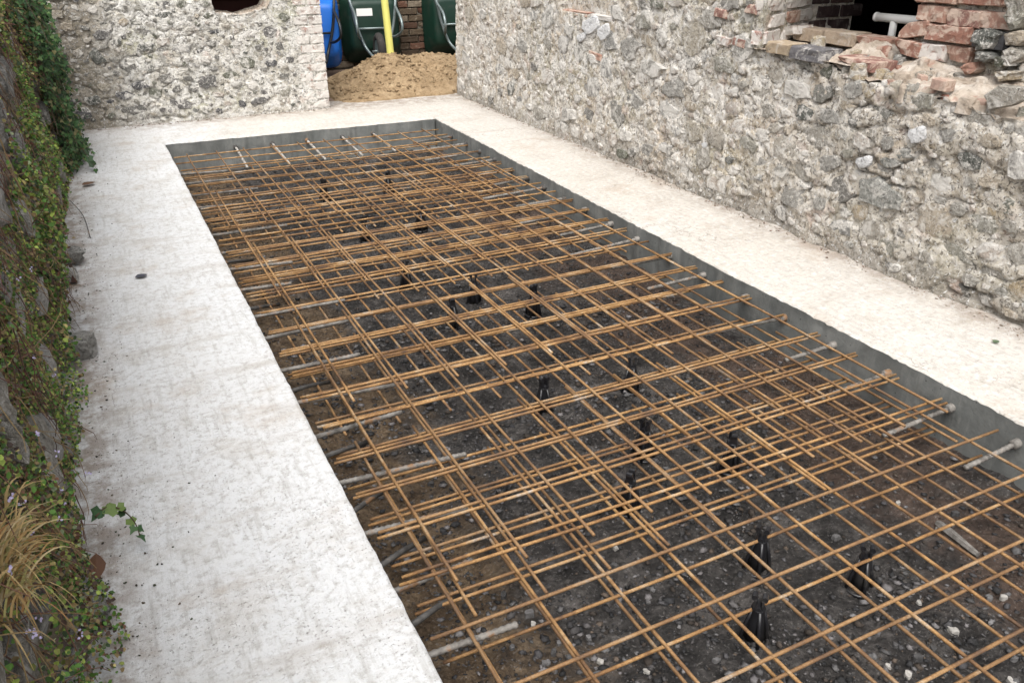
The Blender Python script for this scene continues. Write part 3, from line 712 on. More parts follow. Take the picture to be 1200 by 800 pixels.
# chunks on the broken top and wall behind it
for k in range(90):
    y = r.uniform(1.2, 2.95); kk = r.uniform(0.05, 0.95) ** 1.3; X = WX + 0.30 * kk
    a = r.uniform(0.018, 0.05)
    z = float(wall_top(np.array(y))) - 0.012 + 0.095 * kk ** 0.8
    key = r.choice(['st_ochre', 'core', 'core', 'st_grey', 'brick_red'])
    m = Matrix.Translation((X, y, z)) @ Matrix.Rotation(r.uniform(0, 6.3), 4, 'Z') @ Matrix.Diagonal((a, a * 0.7, a * 0.55, 1))
    link('stone', stone_mesh(int(r.integers(len(SHAPES))), key), house, m)
nu, nv = 120, 60
gy, gz = np.meshgrid(np.linspace(0.2, 2.34, nu), np.linspace(0.82, 1.5, nv), indexing='ij')
v = np.stack([3.47 - disp_r(gy, gz + 3), gy, gz], -1).reshape(-1, 3)
link('inner_leaf', mesh_from('inner_leaf', v, grid_faces(nu, nv)[:, ::-1], M['mort_r'], True), house)
for (px, py, a, b, key) in ((1160, 46, 0.07, 0.05, 'st_dark'), (1158, 66, 0.06, 0.03, 'st_ochre'), (1190, 64, 0.05, 0.035, 'st_ochre'), (1182, 88, 0.06, 0.03, 'st_ochre'), (1193, 20, 0.05, 0.06, 'st_grey'), (1195, 44, 0.05, 0.04, 'st_grey'), (1140, 80, 0.045, 0.03, 'brick_red'), (1130, 92, 0.05, 0.025, 'st_ochre'), (1195, 0, 0.06, 0.05, 'st_grey'), (1100, 84, 0.05, 0.025, 'st_ochre'), (1072, 80, 0.045, 0.02, 'st_ochre'), (1180, 72, 0.05, 0.03, 'st_dark')):
    p = at_x(px, py, 3.44)
    link('stone', stone_mesh(int(r.integers(len(SHAPES))), key), house, place_mat('right', p, a, b, 0.045, r.normal(0, 0.2)))
for (px, py, X) in ((905, 40, 3.40), (1030, 84, 3.25), (1008, 78, 3.2), (1046, 90, 3.25), (960, 46, 3.36), (1000, 62, 3.33)):
    p = at_x(px, py, X)
    link('stone', stone_mesh(int(r.integers(len(SHAPES))), 'st_ochre'), house, Matrix.Translation((p[0], p[1], max(p[2] - 0.01, 0.86 if X > 3.3 else 0.8))) @ Matrix.Diagonal((0.03, 0.05, 0.025, 1)))

rail = empty('white_railing', 'white painted tube rail on a post behind the broken window', 'railing', (3.75, 3.16, 0.3))
a, b = at_x(1027, 20, 3.75), at_x(1082, 25, 3.75)
link('rail', MB().tube([a, (a + b) / 2, b + (b - a) * 0.6], 0.021, 14).mesh('rail', M['white'], True), rail)
link('end_cap', MB().tube([a - (b - a) * 0.012, a + (b - a) * 0.03], 0.0235, 14).mesh('end_cap', M['white'], True), rail)
c0, c1 = at_x(1048, 25, 3.75), at_x(1042, 55, 3.75)
link('post', MB().tube([(c0[0], c0[1], c0[2]), (c0[0], c0[1], 0.872)], 0.019, 14).mesh('post', M['white'], True), rail)

# ------------------------------------------------------------------ end wall
endw = empty('rubble_end_wall', 'low mortared rubble wall with a brick corner and a broken hole near its top', 'wall', (0.8, BY, 0))
def hole_z(x):
    x = np.asarray(x, float)
    e = np.minimum((x - 1.03) / 0.02, (1.54 - x) / 0.09)
    return np.where(e > 0, 0.815 + 0.10 * (1 - np.clip(e, 0, 1)) + 0.02 * fbm(x * 9, x * 0, 0, 3, 91) + 0.05 * np.clip((x - 1.3) / 0.2, 0, 1), 9)
def disp_b(x, z):
    d = 0.016 * fbm(x * 2.4, z * 2.6, 0, 3, 95) + 0.008 * fbm(x * 10, z * 12, 0, 4, 96, 0.65) + 0.005 * (0.35 - np.abs(fbm(x * 17, z * 22, 0, 3, 94, 0.6))) + 0.004 * fbm(x * 36, z * 40, 0, 2, 97, 0.6)
    d = d - 0.018 * np.clip(0.12 - np.abs(fbm(x * 6, z * 8, 0, 3, 98)), 0, 1) / 0.12 * np.clip((1.6 - x), 0, 1)
    return np.where(x > 1.6, d * 0.6 - 0.003, d)
nu, nv = 290, 150
gx, gz = np.meshgrid(np.linspace(-0.42, 1.895, nu), np.linspace(-0.05, 1.15, nv), indexing='ij')
v = np.stack([gx, BY - disp_b(gx, gz) - 0.02 * (gx - 0.8) * 0, gz], -1).reshape(-1, 3)
f = grid_faces(nu, nv)
hz = (hole_z(gx) > gz).ravel(); f = f[hz[f].all(1)]
link('mortar', mesh_from('mortar', *cull(v, f), M['mort_b'], True), endw)
mb = MB()
slab(-0.5, 1.885, BY + 0.02, 7.76, -0.3, 0.76, mb); slab(-0.5, 1.03, BY + 0.02, 7.76, 0.76, 1.5, mb); slab(1.56, 1.885, BY + 0.02, 7.76, 0.76, 1.5, mb); slab(1.03, 1.56, BY + 0.02, 7.76, 1.2, 1.5, mb)
link('wall_core', mb.mesh('wall_core', M['mort_b']), endw)
gx, gy = np.meshgrid(np.linspace(1.00, 1.58, 60), np.linspace(BY - 0.006, 7.76, 24), indexing='ij')
gz = np.minimum(hole_z(np.clip(gx, 1.032, 1.535)), 1.0) - 0.012 + 0.012 * fbm(gx * 14, gy * 14, 0, 4, 99)
link('broken_edge', mesh_from('broken_edge', np.stack([gx, gy, gz], -1).reshape(-1, 3), grid_faces(60, 24), M['core'], True), endw)
for k in range(13):
    odd = k % 2
    zc = 0.042 + 0.0765 * k
    for (xa, xb) in (((1.665, 1.78), (1.785, 1.905)) if odd else ((1.69, 1.905),)):
        brick(endw, 'back', ((xa + xb) / 2, BY + 0.0405, zc), (xb - xa) * 0.97, 0.067, 0.08, 'brick_lime', random.uniform(-0.012, 0.012))
r = np.random.default_rng(12)
def ok_b(u, v, a, b): return u + a < 1.66 and v - b > 0.03 and v + b < float(hole_z(u)) - 0.005 and v + b < 0.75 + 9 * (not (1.0 < u < 1.56)) and r.random() < 0.62
fixed = []
for (px, py, a, b) in ((271, 88, 0.085, 0.036), (315, 38, 0.075, 0.055), (302, 55, 0.035, 0.03), (160, 128, 0.13, 0.05), (215, 122, 0.12, 0.05), (305, 118, 0.12, 0.032), (145, 112, 0.09, 0.035), (212, 5, 0.06, 0.03), (240, 4, 0.045, 0.03), (328, 55, 0.045, 0.04), (340, 70, 0.05, 0.035), (310, 108, 0.045, 0.03), (284, 122, 0.05, 0.045), (115, 68, 0.06, 0.075), (190, 18, 0.09, 0.025), (120, 40, 0.09, 0.05), (250, 38, 0.06, 0.022), (220, 92, 0.05, 0.025)):
    p = at_y(px, py, BY); fixed.append((p[0], p[2], a, b))
items = pack(-0.3, 1.66, 0.03, 0.99, ((0.05, 0.09, 260), (0.03, 0.05, 1100), (0.016, 0.028, 1600)), ok_b, r, 0.9, fixed)
for n_, (u, v_, a, b) in enumerate(items):
    Y = BY - float(disp_b(np.array(u), np.array(v_)))
    key = 'st_dark' if n_ < len(fixed) or r.random() < 0.45 else ('st_grey' if r.random() < 0.6 else 'st_lime')
    link('stone', stone_mesh(int(r.integers(len(SHAPES))), key), endw, place_mat('back', (u, Y + 0.002 + r.uniform(-0.004, 0.006), v_), a, b, (0.008 + 0.09 * b) * r.uniform(0.7, 1.2), r.normal(0, 0.2)))

# ------------------------------------------------------------------ added shed keeping the hole in the end wall dark, brick wall of the yard
shed = empty('added_dark_shed', 'lean-to shed added to keep the hole dark, with red boards inside', 'shed', (0.6, 8.5, 0))
mb = MB(); slab(-0.6, 1.84, 7.77, 9.45, 1.51, 1.60, mb)  # unseen top and sides, added to block light behind the hole
link('added_roof', mb.mesh('added_roof', M['dark']), shed)
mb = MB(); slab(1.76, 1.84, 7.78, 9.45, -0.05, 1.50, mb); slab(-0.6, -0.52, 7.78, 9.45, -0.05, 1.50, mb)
link('added_side', mb.mesh('added_side', M['dark']), shed)
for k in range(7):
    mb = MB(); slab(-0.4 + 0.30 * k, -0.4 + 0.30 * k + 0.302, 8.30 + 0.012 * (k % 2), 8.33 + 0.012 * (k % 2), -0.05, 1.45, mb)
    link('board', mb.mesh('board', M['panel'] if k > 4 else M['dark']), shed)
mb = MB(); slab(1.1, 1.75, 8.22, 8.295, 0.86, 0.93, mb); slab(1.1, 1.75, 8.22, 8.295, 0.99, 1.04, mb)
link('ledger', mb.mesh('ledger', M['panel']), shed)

yardw = empty('brick_yard_wall', 'weathered mossy brick wall behind the wheelbarrows', 'wall', (3.4, 9.55, 0))
mb = MB(); slab(1.86, 5.6, 9.56, 9.8, -0.3, 1.7, mb)
link('wall_core', mb.mesh('wall_core', m_mortar('yard_wall_joints', (0.24, 0.22, 0.18), (0.13, 0.115, 0.09), (0.06, 0.05, 0.04), (0.12, 0.10, 0.06), 0.4, (0.06, 0.065, 0.03))), yardw)
for k in range(15):
    for j in range(17):
        x = 1.98 + 0.225 * j + (0.1125 if k % 2 else 0)
        if x < 5.5: brick(yardw, 'back', (x, 9.565 + random.uniform(-0.004, 0.004), 0.04 + 0.075 * k), 0.213, 0.064, 0.06, 'brick_yard', random.uniform(-0.01, 0.01))

# ------------------------------------------------------------------ sand heap and yellow pipe
nx, ny = 150, 150
gx, gy = np.meshgrid(np.linspace(1.92, 4.3, nx), np.linspace(7.46, 8.95, ny), indexing='ij')
def sand_h(x, y):
    crest = 0.24 + 0.035 * np.exp(-((x - 2.74) / 0.13) ** 2) - 0.02 * np.clip((x - 3.2), 0, 1)
    hx = np.clip((x - 1.98) / 0.72, 0, 1); hx = hx * hx * (3 - 2 * hx) * 0.75 + 0.25 * hx
    yf = np.clip((y - (7.53 + 0.03 * fbm(x * 4, x * 0, 0, 3, 121))) / 0.74, 0, 1)
    yb = np.clip((8.95 - y) / 0.5, 0, 1)
    h = crest * hx * (yf ** 0.72) * (yb * yb * (3 - 2 * yb))
    rough = np.clip(h * 12, 0, 1)
    h = h + rough * (0.040 * fbm(x * 5, y * 5, 0, 4, 122, 0.6) + 0.024 * fbm(x * 15, y * 15, 0, 3, 123, 0.65) + 0.012 * fbm(x * 60, y * 60, 0, 2, 124))
    h = h - 0.07 * np.exp(-(((x - 2.62) / 0.16) ** 2 + ((y - 7.98) / 0.12) ** 2)) * rough - 0.05 * np.exp(-(((x - 3.02) / 0.10) ** 2 + ((y - 7.86) / 0.16) ** 2)) * rough
    return np.where(h < 0.004, -0.05, np.maximum(h, 0) + 0.004)
gz = sand_h(gx, gy)
inside = (gx > WX - 0.03) & (gy < 7.58)
gz = np.where(inside, -0.05, gz)
sandh = link('sand_heap', mesh_from('sand_heap', np.stack([gx, gy, gz], -1).reshape(-1, 3), grid_faces(nx, ny), M['sand'], True))
tag(sandh, 'heap of damp golden building sand in the gap between the walls', 'sand heap')
def sand_top(x, y): return np.maximum(sand_h(x, y), -0.02)
v, f, c = chips(700, (2.05, 3.5), (7.56, 8.5), (0.008, 0.030), [(0.30, 0.215, 0.13), (0.24, 0.165, 0.095), (0.38, 0.28, 0.17)], 401, sand_top, 0.8)
cl_ = link('clods', mesh_from('clods', v, f, M['sand'], True), sandh); cl_['kind'] = 'stuff'
pipe = empty('yellow_pipe', 'yellow plastic pipe standing upright in the sand heap', 'pipe', (2.86, 8.5, 0.1))
pt = at_y(450.5, 0, 8.44); pb_ = at_y(458, 66, 8.44)
dv = (pt - pb_) / (pt[2] - pb_[2])
link('tube', MB().tube([pb_ - dv * 0.16, pb_, pt, pt + dv * 0.55], [0.037, 0.037, 0.036, 0.035], 18).mesh('tube', M['yellow'], True), pipe)
link('collar', MB().tube([pt + dv * 0.44, pt + dv * 0.56], 0.041, 18).mesh('collar', M['yellow'], True), pipe)

# ------------------------------------------------------------------ wheelbarrows stood on their noses
def make_barrow(name, label, tray_mat, tube_mat, loc, rz, sticker):
    root = empty(name, label, 'wheelbarrow', (0, 0, 0), 'wheelbarrows against the yard wall')
    # local: x across, z up (nose at the bottom), -y toward the viewer; rim plane at y = 0
    levels = [(0.0, 0.325, 0.06, 0.79, 0.10), (-0.02, 0.33, 0.055, 0.795, 0.10), (-0.05, 0.315, 0.08, 0.78, 0.10), (-0.24, 0.275, 0.17, 0.715, 0.11), (-0.275, 0.255, 0.20, 0.69, 0.10), (-0.285, 0.22, 0.23, 0.655, 0.08)]
    V, F = [], []; n = 28
    for (y, hw, z0_, z1_, rad) in levels:
        zc, hz_ = (z0_ + z1_) / 2, (z1_ - z0_) / 2
        for k in range(n):
            an = 2 * math.pi * (k + 0.5) / n; cx, sx = math.cos(an), math.sin(an); e = 0.26
            nose = 1 - 0.06 * max(0, -sx)
            V.append((math.copysign(abs(cx) ** e, cx) * hw * nose, y, zc + math.copysign(abs(sx) ** e, sx) * hz_))
    m = len(levels)
    F = [(i * n + k, i * n + (k + 1) % n, (i + 1) * n + (k + 1) % n, (i + 1) * n + k) for i in range(m - 1) for k in range(n)]
    F.append(tuple((m - 1) * n + k for k in range(n)))
    tray = link('tray', mesh_from('tray', np.array(V), F, M[tray_mat], True), root)
    if sticker:
        link('sticker', MB().box((-0.10, -0.2895, 0.585), (0.17, 0.003, 0.075)).mesh('sticker', M['white']), tray)
    for s_ in (-1, 1):
        pts = spline([(s_ * 0.075, -0.47, 0.14), (s_ * 0.13, -0.34, 0.24), (s_ * 0.20, -0.315, 0.45), (s_ * 0.235, -0.31, 0.64), (s_ * 0.27, -0.24, 0.86), (s_ * 0.30, -0.20, 1.28)], 7)
        link('frame_tube', MB().tube(pts, 0.016, 10).mesh('frame_tube', M[tube_mat], True), root)
        pts = spline([(s_ * 0.17, -0.325, 0.33), (s_ * 0.20, -0.44, 0.34), (s_ * 0.235, -0.56, 0.39), (s_ * 0.24, -0.57, 0.47), (s_ * 0.235, -0.50, 0.55), (s_ * 0.232, -0.33, 0.63)], 7)
        link('leg', MB().tube(pts, 0.0145, 10).mesh('leg', M[tube_mat], True), root)
        link('grip', MB().tube([(s_ * 0.2985, -0.203, 1.17), (s_ * 0.3, -0.20, 1.29)], 0.021, 10).mesh('grip', M['rubber'], True), root)
    link('cross_brace', MB().tube([(-0.20, -0.315, 0.42), (0, -0.31, 0.42), (0.20, -0.315, 0.42)], 0.012, 8).mesh('cross_brace', M[tube_mat], True), root)
    # wheel: axle across x at (y -0.47, z 0.17)
    wc = Vector((0, -0.46, 0.195)); V, F = [], []; nr, ns = 32, 12
    for i in range(nr):
        a_ = 2 * math.pi * i / nr
        for k in range(ns):
            b_ = 2 * math.pi * k / ns; rr = 0.148 + 0.042 * math.cos(b_)
            V.append((wc.x + 0.042 * math.sin(b_), wc.y + rr * math.cos(a_), wc.z + rr * math.sin(a_)))
    F = [(i * ns + k, i * ns + (k + 1) % ns, ((i + 1) % nr) * ns + (k + 1) % ns, ((i + 1) % nr) * ns + k) for i in range(nr) for k in range(ns)]
    wheel = link('wheel', mesh_from('wheel', np.array(V), F, M['rubber'], True), root)
    link('rim', MB().tube([wc + Vector((-0.03, 0, 0)), wc + Vector((-0.012, 0, 0)), wc + Vector((0.012, 0, 0)), wc + Vector((0.03, 0, 0))], [0.115, 0.10, 0.10, 0.115], 24).mesh('rim', M['tube'], False), wheel)
    link('axle', MB().tube([wc + Vector((-0.08, 0, 0)), wc + Vector((0.08, 0, 0))], 0.012, 10).mesh('axle', M[tube_mat], True), wheel)
    root.location = loc; root.rotation_euler = (math.radians(-4), 0, rz)
    return root
g1 = at_y(439, 20, 9.2)
make_barrow('wheelbarrow', 'dark green wheelbarrow with white sticker, stood on end behind the yellow pipe', 'green', 'tube', (2.97, 9.48, 0.0), math.radians(-7), True)
make_barrow('wheelbarrow', 'dark green wheelbarrow stood on end, half hidden by the house wall', 'green', 'tube', (3.93, 9.48, 0.0), math.radians(-4), False)
make_barrow('wheelbarrow', 'bright blue wheelbarrow with black frame, stood on end beside the end wall', 'blue', 'black', (2.24, 9.30, 0.0), math.radians(-6), False)

# ------------------------------------------------------------------ reinforcing mesh: sheets of welded bars, two layers
TOPZ, LOWZ, BAR = -0.05, -0.142, 0.0050
def bar_mesh(axis, fixed_c, a, b, z, r):
    n = max(4, int((b - a) / 0.16)); pts = []
    ph = r.uniform(0, 50); w = r.uniform(0.002, 0.006)
    for k in range(n + 1):
        t = a + (b - a) * k / n
        o = w * float(vn(np.array(t * 1.3 + ph), np.array(0.0)))
        zz = z + 0.0022 * float(vn(np.array(t * 1.7 + ph), np.array(3.0)))
        pts.append((fixed_c + o, t, zz) if axis == 'y' else (t, fixed_c + o, zz))
    return MB().tube(pts, BAR, 7).mesh('bar', M['rust'], True)
def sheet(label, xs, ys, x0, x1, y0, y1, z, long_up, seed, skew=0.0, group=None):
    r = np.random.default_rng(seed)
    o = empty('reinforcing_mesh', label, 'steel mesh', ((x0 + x1) / 2, (y0 + y1) / 2, z), 'reinforcing mesh sheets in the pit')
    for x in xs:
        link('bar', bar_mesh('y', x + r.normal(0, 0.0015), y0 + r.uniform(-0.006, 0.006), y1 + r.uniform(-0.006, 0.006), z + (0.0098 if long_up else -0.0098), r), o)
    for y in ys:
        link('bar', bar_mesh('x', y + r.normal(0, 0.0015), x0 + r.uniform(-0.006, 0.006), x1 + r.uniform(-0.006, 0.006), z, r), o)
    return o
def rows(a, b, st, s=0.2): return [st + s * k for k in range(-40, 40) if a + 0.015 < st + s * k < b - 0.015]
XL = lambda st: [st + 0.2005 * k for k in range(10)]
sheet('upper rusty mesh sheet nearest the camera, crosswise bars on top', XL(0.560), rows(0.25, 2.28, 0.967), 0.465, 2.490, 0.25, 2.28, TOPZ, False, 1)
sheet('upper rusty mesh sheet second from the camera, near the middle of the pit', [0.595 + 0.2035 * k for k in range(10)], [1.592, 1.792, 1.985, 2.188, 2.390, 2.587, 2.790, 2.990, 3.190], 0.478, 2.500, 1.512, 3.27, TOPZ, True, 2)
sheet('upper rusty mesh sheet in the middle of the pit, below its neighbours', XL(0.622), rows(2.50, 4.30, 2.613), 0.480, 2.510, 2.50, 4.30, TOPZ, True, 3)
sheet('upper rusty mesh sheet second from the far end of the pit', [0.598 + 0.203 * k for k in range(10)], rows(3.54, 5.37, 3.642), 0.470, 2.525, 3.54, 5.37, TOPZ, True, 4)
sheet('upper rusty mesh sheet at the far end of the pit', [0.562 + 0.202 * k for k in range(10)], rows(4.63, 6.43, 4.798), 0.462, 2.515, 4.63, 6.43, TOPZ, True, 5)
sheet('lower rusty mesh sheet nearest the camera, on black spacers', [0.597 + 0.199 * k for k in range(10)], rows(0.25, 2.18, 0.972), 0.500, 2.455, 0.25, 2.18, LOWZ, False, 6)
sheet('lower rusty mesh sheet second from the camera', XL(0.630), rows(1.46, 3.20, 1.545), 0.490, 2.450, 1.46, 3.20, LOWZ, True, 7)
sheet('lower rusty mesh sheet in the middle of the pit', XL(0.575), rows(2.46, 4.24, 2.578), 0.495, 2.460, 2.46, 4.24, LOWZ, False, 8)
sheet('lower rusty mesh sheet second from the far end of the pit', XL(0.645), rows(3.52, 5.30, 3.625), 0.485, 2.470, 3.52, 5.30, LOWZ, True, 9)
sheet('lower rusty mesh sheet at the far end of the pit', XL(0.580), rows(4.58, 6.38, 4.698), 0.490, 2.470, 4.58, 6.38, LOWZ, False, 10)

# ------------------------------------------------------------------ starter bars cast into the concrete
def ribbed(length, rad=0.0085):
    n = int(length / 0.006); pts, rr = [], []
    for k in range(n + 1):
        pts.append((0.006 * k, 0, 0.0)); rr.append(rad + (0.0014 if k % 3 == 0 else -0.0006))
    return MB().tube(pts, rr, 9)
DOW = {L: ribbed(L).mesh('bar', M['dowel'], True) for L in (0.26, 0.34, 0.44, 0.56)}
COLL = MB().tube([(-0.03, 0, 0), (0.0, 0, 0), (0.022, 0, 0), (0.026, 0, 0)], [0.0165, 0.0165, 0.0165, 0.010], 12).mesh('collar', M['dowel'], True)
COLLD = MB().tube([(-0.03, 0, 0), (0.0, 0, 0), (0.020, 0, 0), (0.024, 0, 0)], [0.0165, 0.0165, 0.0165, 0.010], 12).mesh('collar', M['dowel_dark'], True)
ORD = ['first', 'second', 'third', 'fourth', 'fifth', 'sixth', 'seventh', 'eighth', 'ninth', 'tenth', 'eleventh', 'twelfth', 'thirteenth', 'fourteenth', 'fifteenth', 'sixteenth', 'seventeenth', 'eighteenth', 'nineteenth', 'twentieth', 'twenty-first', 'twenty-second']
DOWP = ribbed(0.56).mesh('bar', m_dowel('pale_dowel_steel', (0.20, 0.185, 0.165), (0.46, 0.44, 0.41)), True)
def dowel(p, ang, pitch, L, label, group, collar, me=None):
    o = empty('dowel_bar', label, 'steel bar', (0, 0, 0), group)
    b = link('bar', me or DOW[L], o)
    if collar: link('collar', collar, o)
    o.location = p; o.rotation_euler = (0, pitch, ang)
    return o
r = np.random.default_rng(31)
for k, y in enumerate([6.22, 5.93, 5.66, 5.39, 5.11, 4.86, 4.61, 4.34, 4.09, 3.80, 3.52, 3.23, 2.95, 2.64, 2.40, 2.11, 1.84, 1.56, 1.31, 1.06]):
    L = [0.34, 0.26, 0.34, 0.44][int(r.integers(4))]
    dowel((float(pit_r(y)) - 0.002, y, -0.073 + r.uniform(-0.002, 0.002)), math.pi + r.normal(0, 0.035), r.uniform(0.02, 0.07), L,
          'grey ribbed dowel out of the right face of the pit, %s from the far corner' % ORD[k], 'dowels along the right face', COLLD if k < 8 else COLL)
for k, y in enumerate([6.10, 5.82, 5.52, 5.24, 4.95, 4.66, 4.38, 4.10, 3.80, 3.50, 3.24, 2.93, 2.66, 2.40, 2.12, 1.86, 1.60, 1.36, 1.12]):
    L = [0.44, 0.34, 0.44, 0.26, 0.34][int(r.integers(5))]
    dowel((float(pit_l(y)) + 0.004, y, -0.090 + r.uniform(-0.012, 0.004)), r.normal(0.0, 0.05), r.uniform(0.0, 0.055), L,
          'grey ribbed dowel out of the left face of the pit, %s from the far corner' % ORD[k], 'dowels along the left face', None)
for k, px in enumerate([(276, 169), (319, 166), (359, 160), (400, 157), (436, 153)]):
    p = at_y(*px, PIT_FAR - 0.03)
    dowel((p[0], PIT_FAR - 0.024 * (p[0] - 0.44) - 0.003, -0.073), -math.pi / 2 + r.normal(0, 0.02), r.uniform(0.03, 0.06), 0.56, 'pale dowel out of the far face of the pit, %s from the left' % ORD[k], 'dowels along the far face', COLLD, DOWP)
DK = MB().tube([(0, 0, 0), (0.12, 0.002, -0.02), (0.24, 0.0, -0.045)], 0.0085, 8).mesh('offcut', M['dowel_dark'], True)
for k, y in enumerate((5.0, 4.25, 3.6, 2.78, 2.30, 1.98, 1.72, 1.48)):
    o = link('bent_offcut', DK); o.location = (float(pit_l(y)) + 0.02, y, -0.105); o.rotation_euler = (0, 0.12, 0.62 + r.normal(0, 0.1))
    tag(o, 'dark slanting bar end at the left face, %s from the far end' % ORD[k], 'steel bar', 'dark slanting bar ends')

# ------------------------------------------------------------------ black spacers
def chair_parts():
    b = MB(); n = 16
    b.tube([(0.031 * math.cos(2 * math.pi * k / n), 0.031 * math.sin(2 * math.pi * k / n), 0.004) for k in range(n + 1)], 0.004, 6, False)
    l = MB().tube([(0.031, 0, 0.003), (0.024, 0, 0.04), (0.012, 0, 0.078)], [0.0055, 0.005, 0.005], 5)
    p = MB().tube([(0, 0, 0.012), (0, 0, 0.05), (0, 0, 0.078), (0, 0, 0.082)], [0.023, 0.0175, 0.0150, 0.0165], 8)
    c = MB()
    for s_ in (-1, 1):
        c.box((0, s_ * 0.0085, 0.091), (0.020, 0.005, 0.022)); c.box((0, s_ * 0.0105, 0.103), (0.013, 0.008, 0.006))
    c.tube([(-0.014, 0.0, 0.083), (0.014, 0.0, 0.083)], 0.0075, 8)
    for s_ in (-1, 1): c.tube([(-0.008, s_ * 0.0105, 0.106), (0.008, s_ * 0.0105, 0.106)], 0.0065, 8)
    return [q.mesh(nm, M['plastic'], nm != 'clip') for q, nm in ((b, 'base'), (l, 'leg'), (p, 'post'), (c, 'clip'))]
CH = chair_parts()
cl = [((637, 462), 'beside the bright bars in the middle of the picture'), ((740, 435), 'right of the middle one, toward the dowels'), ((738, 573), 'below the middle of the picture, in a clear cell'), ((891, 640), 'the left of the two in one row at lower right'), ((1013, 660), 'the rightmost of all'),
      ((887, 722), 'the nearest to the camera'), ((755, 513), 'under the lapped bars right of the middle'), ((857, 527), 'under the doubled bars toward the dowels'), ((427, 267), 'in the far half, left of its pair'), ((493, 257), 'in the far half, right of its pair'),
      ((555, 337), 'in the far half beside pale rubble'), ((530, 366), 'in the far half below the doubled rows'), ((475, 320), 'in the far half under a thick crossbar'), ((380, 223), 'near the far end, on the left'), ((455, 215), 'near the far end, on the right'), ((625, 350), 'in the far half, at the right')]
for k, (px, where) in enumerate(cl):
    p = at_z(*px, -0.17)
    o = empty('bar_spacer', 'black plastic bar spacer, ' + where, 'spacer', (0, 0, 0), 'black plastic spacers under the mesh')
    for me in (CH[0], CH[2], CH[3]): link(me.name.split('.')[0], me, o)
    for q in range(4): link('leg', CH[1], o, Matrix.Rotation(math.pi / 2 * q + 0.4, 4, 'Z'))
    o.location = (p[0], p[1], float(pit_height(np.array(p[0]), np.array(p[1])) - 0.002)); o.rotation_euler = (0, 0, random.uniform(0, 3)); o.scale = (1.22, 1.22, 1.45)

# ------------------------------------------------------------------ loose stones and gravel in the pit
DARKG = [(0.03, 0.029, 0.03), (0.05, 0.048, 0.05), (0.08, 0.075, 0.075), (0.13, 0.125, 0.125), (0.05, 0.04, 0.033), (0.025, 0.025, 0.026), (0.10, 0.097, 0.097), (0.09, 0.07, 0.055), (0.03, 0.03, 0.032), (0.06, 0.058, 0.06)]
for n_, xs, ys, sz, seed in ((17000, (0.45, 2.5), (0.4, 6.6), (0.003, 0.015), 201),):
    v, f, c = chips(n_, xs, ys, sz, DARKG, seed, pit_height)
    o = link('gravel', mesh_from('gravel', v, f, M['gravel'], False, c)); o['kind'] = 'stuff'; tag(o, 'dark broken gravel and ash strewn over the pit floor', 'gravel')
v, f, c = chips(11000, (0.52, 2.47), (0.5, 3.4), (0.004, 0.021), DARKG[1:] + [(0.16, 0.15, 0.15)], 205, pit_height)
m_ = fbm(v[::10, 0] * 3, v[::10, 1] * 3, 0, 3, 207) > -0.02
vi = np.repeat(m_, 10); fi = np.repeat(m_, 16)
vv, ff2 = cull(v, f[fi])
o = link('stone_chippings', mesh_from('stone_chippings', vv, ff2, M['gravel'], False, c[vi])); o['kind'] = 'stuff'; tag(o, 'loose grey chippings in drifts near the camera', 'gravel')
def loose(name, px, rad, tint, label, group, z=-0.235):
    p = at_z(*px, z); h = float(pit_height(np.array(p[0]), np.array(p[1])))
    r_ = np.random.default_rng(int(px[0] * 7 + px[1]))
    sv, sf = SHAPES[int(r_.integers(len(SHAPES)))]
    k = np.clip(sv * np.array([1, 1, 1]), -0.7, 2)
    an = r_.uniform(0, 6.28); ca, sa = math.cos(an), math.sin(an)
    q = np.stack([(k[:, 0] * ca - k[:, 1] * 0.75 * sa) * rad, (k[:, 0] * sa + k[:, 1] * 0.75 * ca) * rad, k[:, 2] * rad * 0.6], -1)
    o = link(name, mesh_from(name, q, list(sf), M['gravel'], False, np.array(tint) * np.ones((len(q), 1))))
    o.location = (p[0], p[1], h + rad * 0.22)
    return tag(o, label, 'stone', group)
PALE = (0.34, 0.325, 0.30)
for px, rad, lab in (((1118, 736), 0.019, 'pale angular stone at lower right, the largest pale one'), ((1078, 702), 0.011, 'pale round stone just below a crossbar at lower right'), ((1070, 690), 0.010, 'pale stone touching the underside of a crossbar at lower right'), ((1063, 792), 0.015, 'pale stone at the bottom edge, left of the dark gravel'),
                     ((1040, 781), 0.012, 'pale stone at the bottom edge near the corner of a mesh cell'), ((1186, 794), 0.015, 'pale stone in the bottom right corner'), ((1053, 586), 0.014, 'pale stone on the red-brown soil at the right'), ((1101, 612), 0.013, 'flat pale stone beside a pale timber sliver'), ((1176, 700), 0.014, 'pale stone among dark stones at the right edge'),
                     ((625, 725), 0.012, 'pale blue-grey stone among gravel at lower left'), ((525, 781), 0.008, 'small white chip on brown soil at lower left'), ((704, 771), 0.012, 'pale stone under the near mesh at the bottom'), ((757, 786), 0.012, 'pale pair stone at the bottom middle'), ((722, 636), 0.013, 'pale oblong stone right of a cut bar end')):
    loose('stone', px, rad, PALE, lab, 'pale stones in the pit')
r = np.random.default_rng(77)
dark_px = [(547, 643), (566, 636), (649, 763), (655, 752), (668, 770), (640, 776), (545, 702), (620, 716), (600, 758), (690, 745), (1020, 770), (1050, 755), (1075, 770), (1095, 757), (1110, 775), (1150, 690), (1160, 700), (1190, 770), (1060, 735), (980, 626), (720, 660), (800, 620), (905, 560), (640, 600), (505, 560), (470, 515), (415, 470), (690, 560), (960, 520), (1120, 600), (840, 770), (760, 700), (590, 690), (700, 785), (455, 625), (486, 633), (610, 640), (1140, 640), (1030, 740), (1130, 790)]
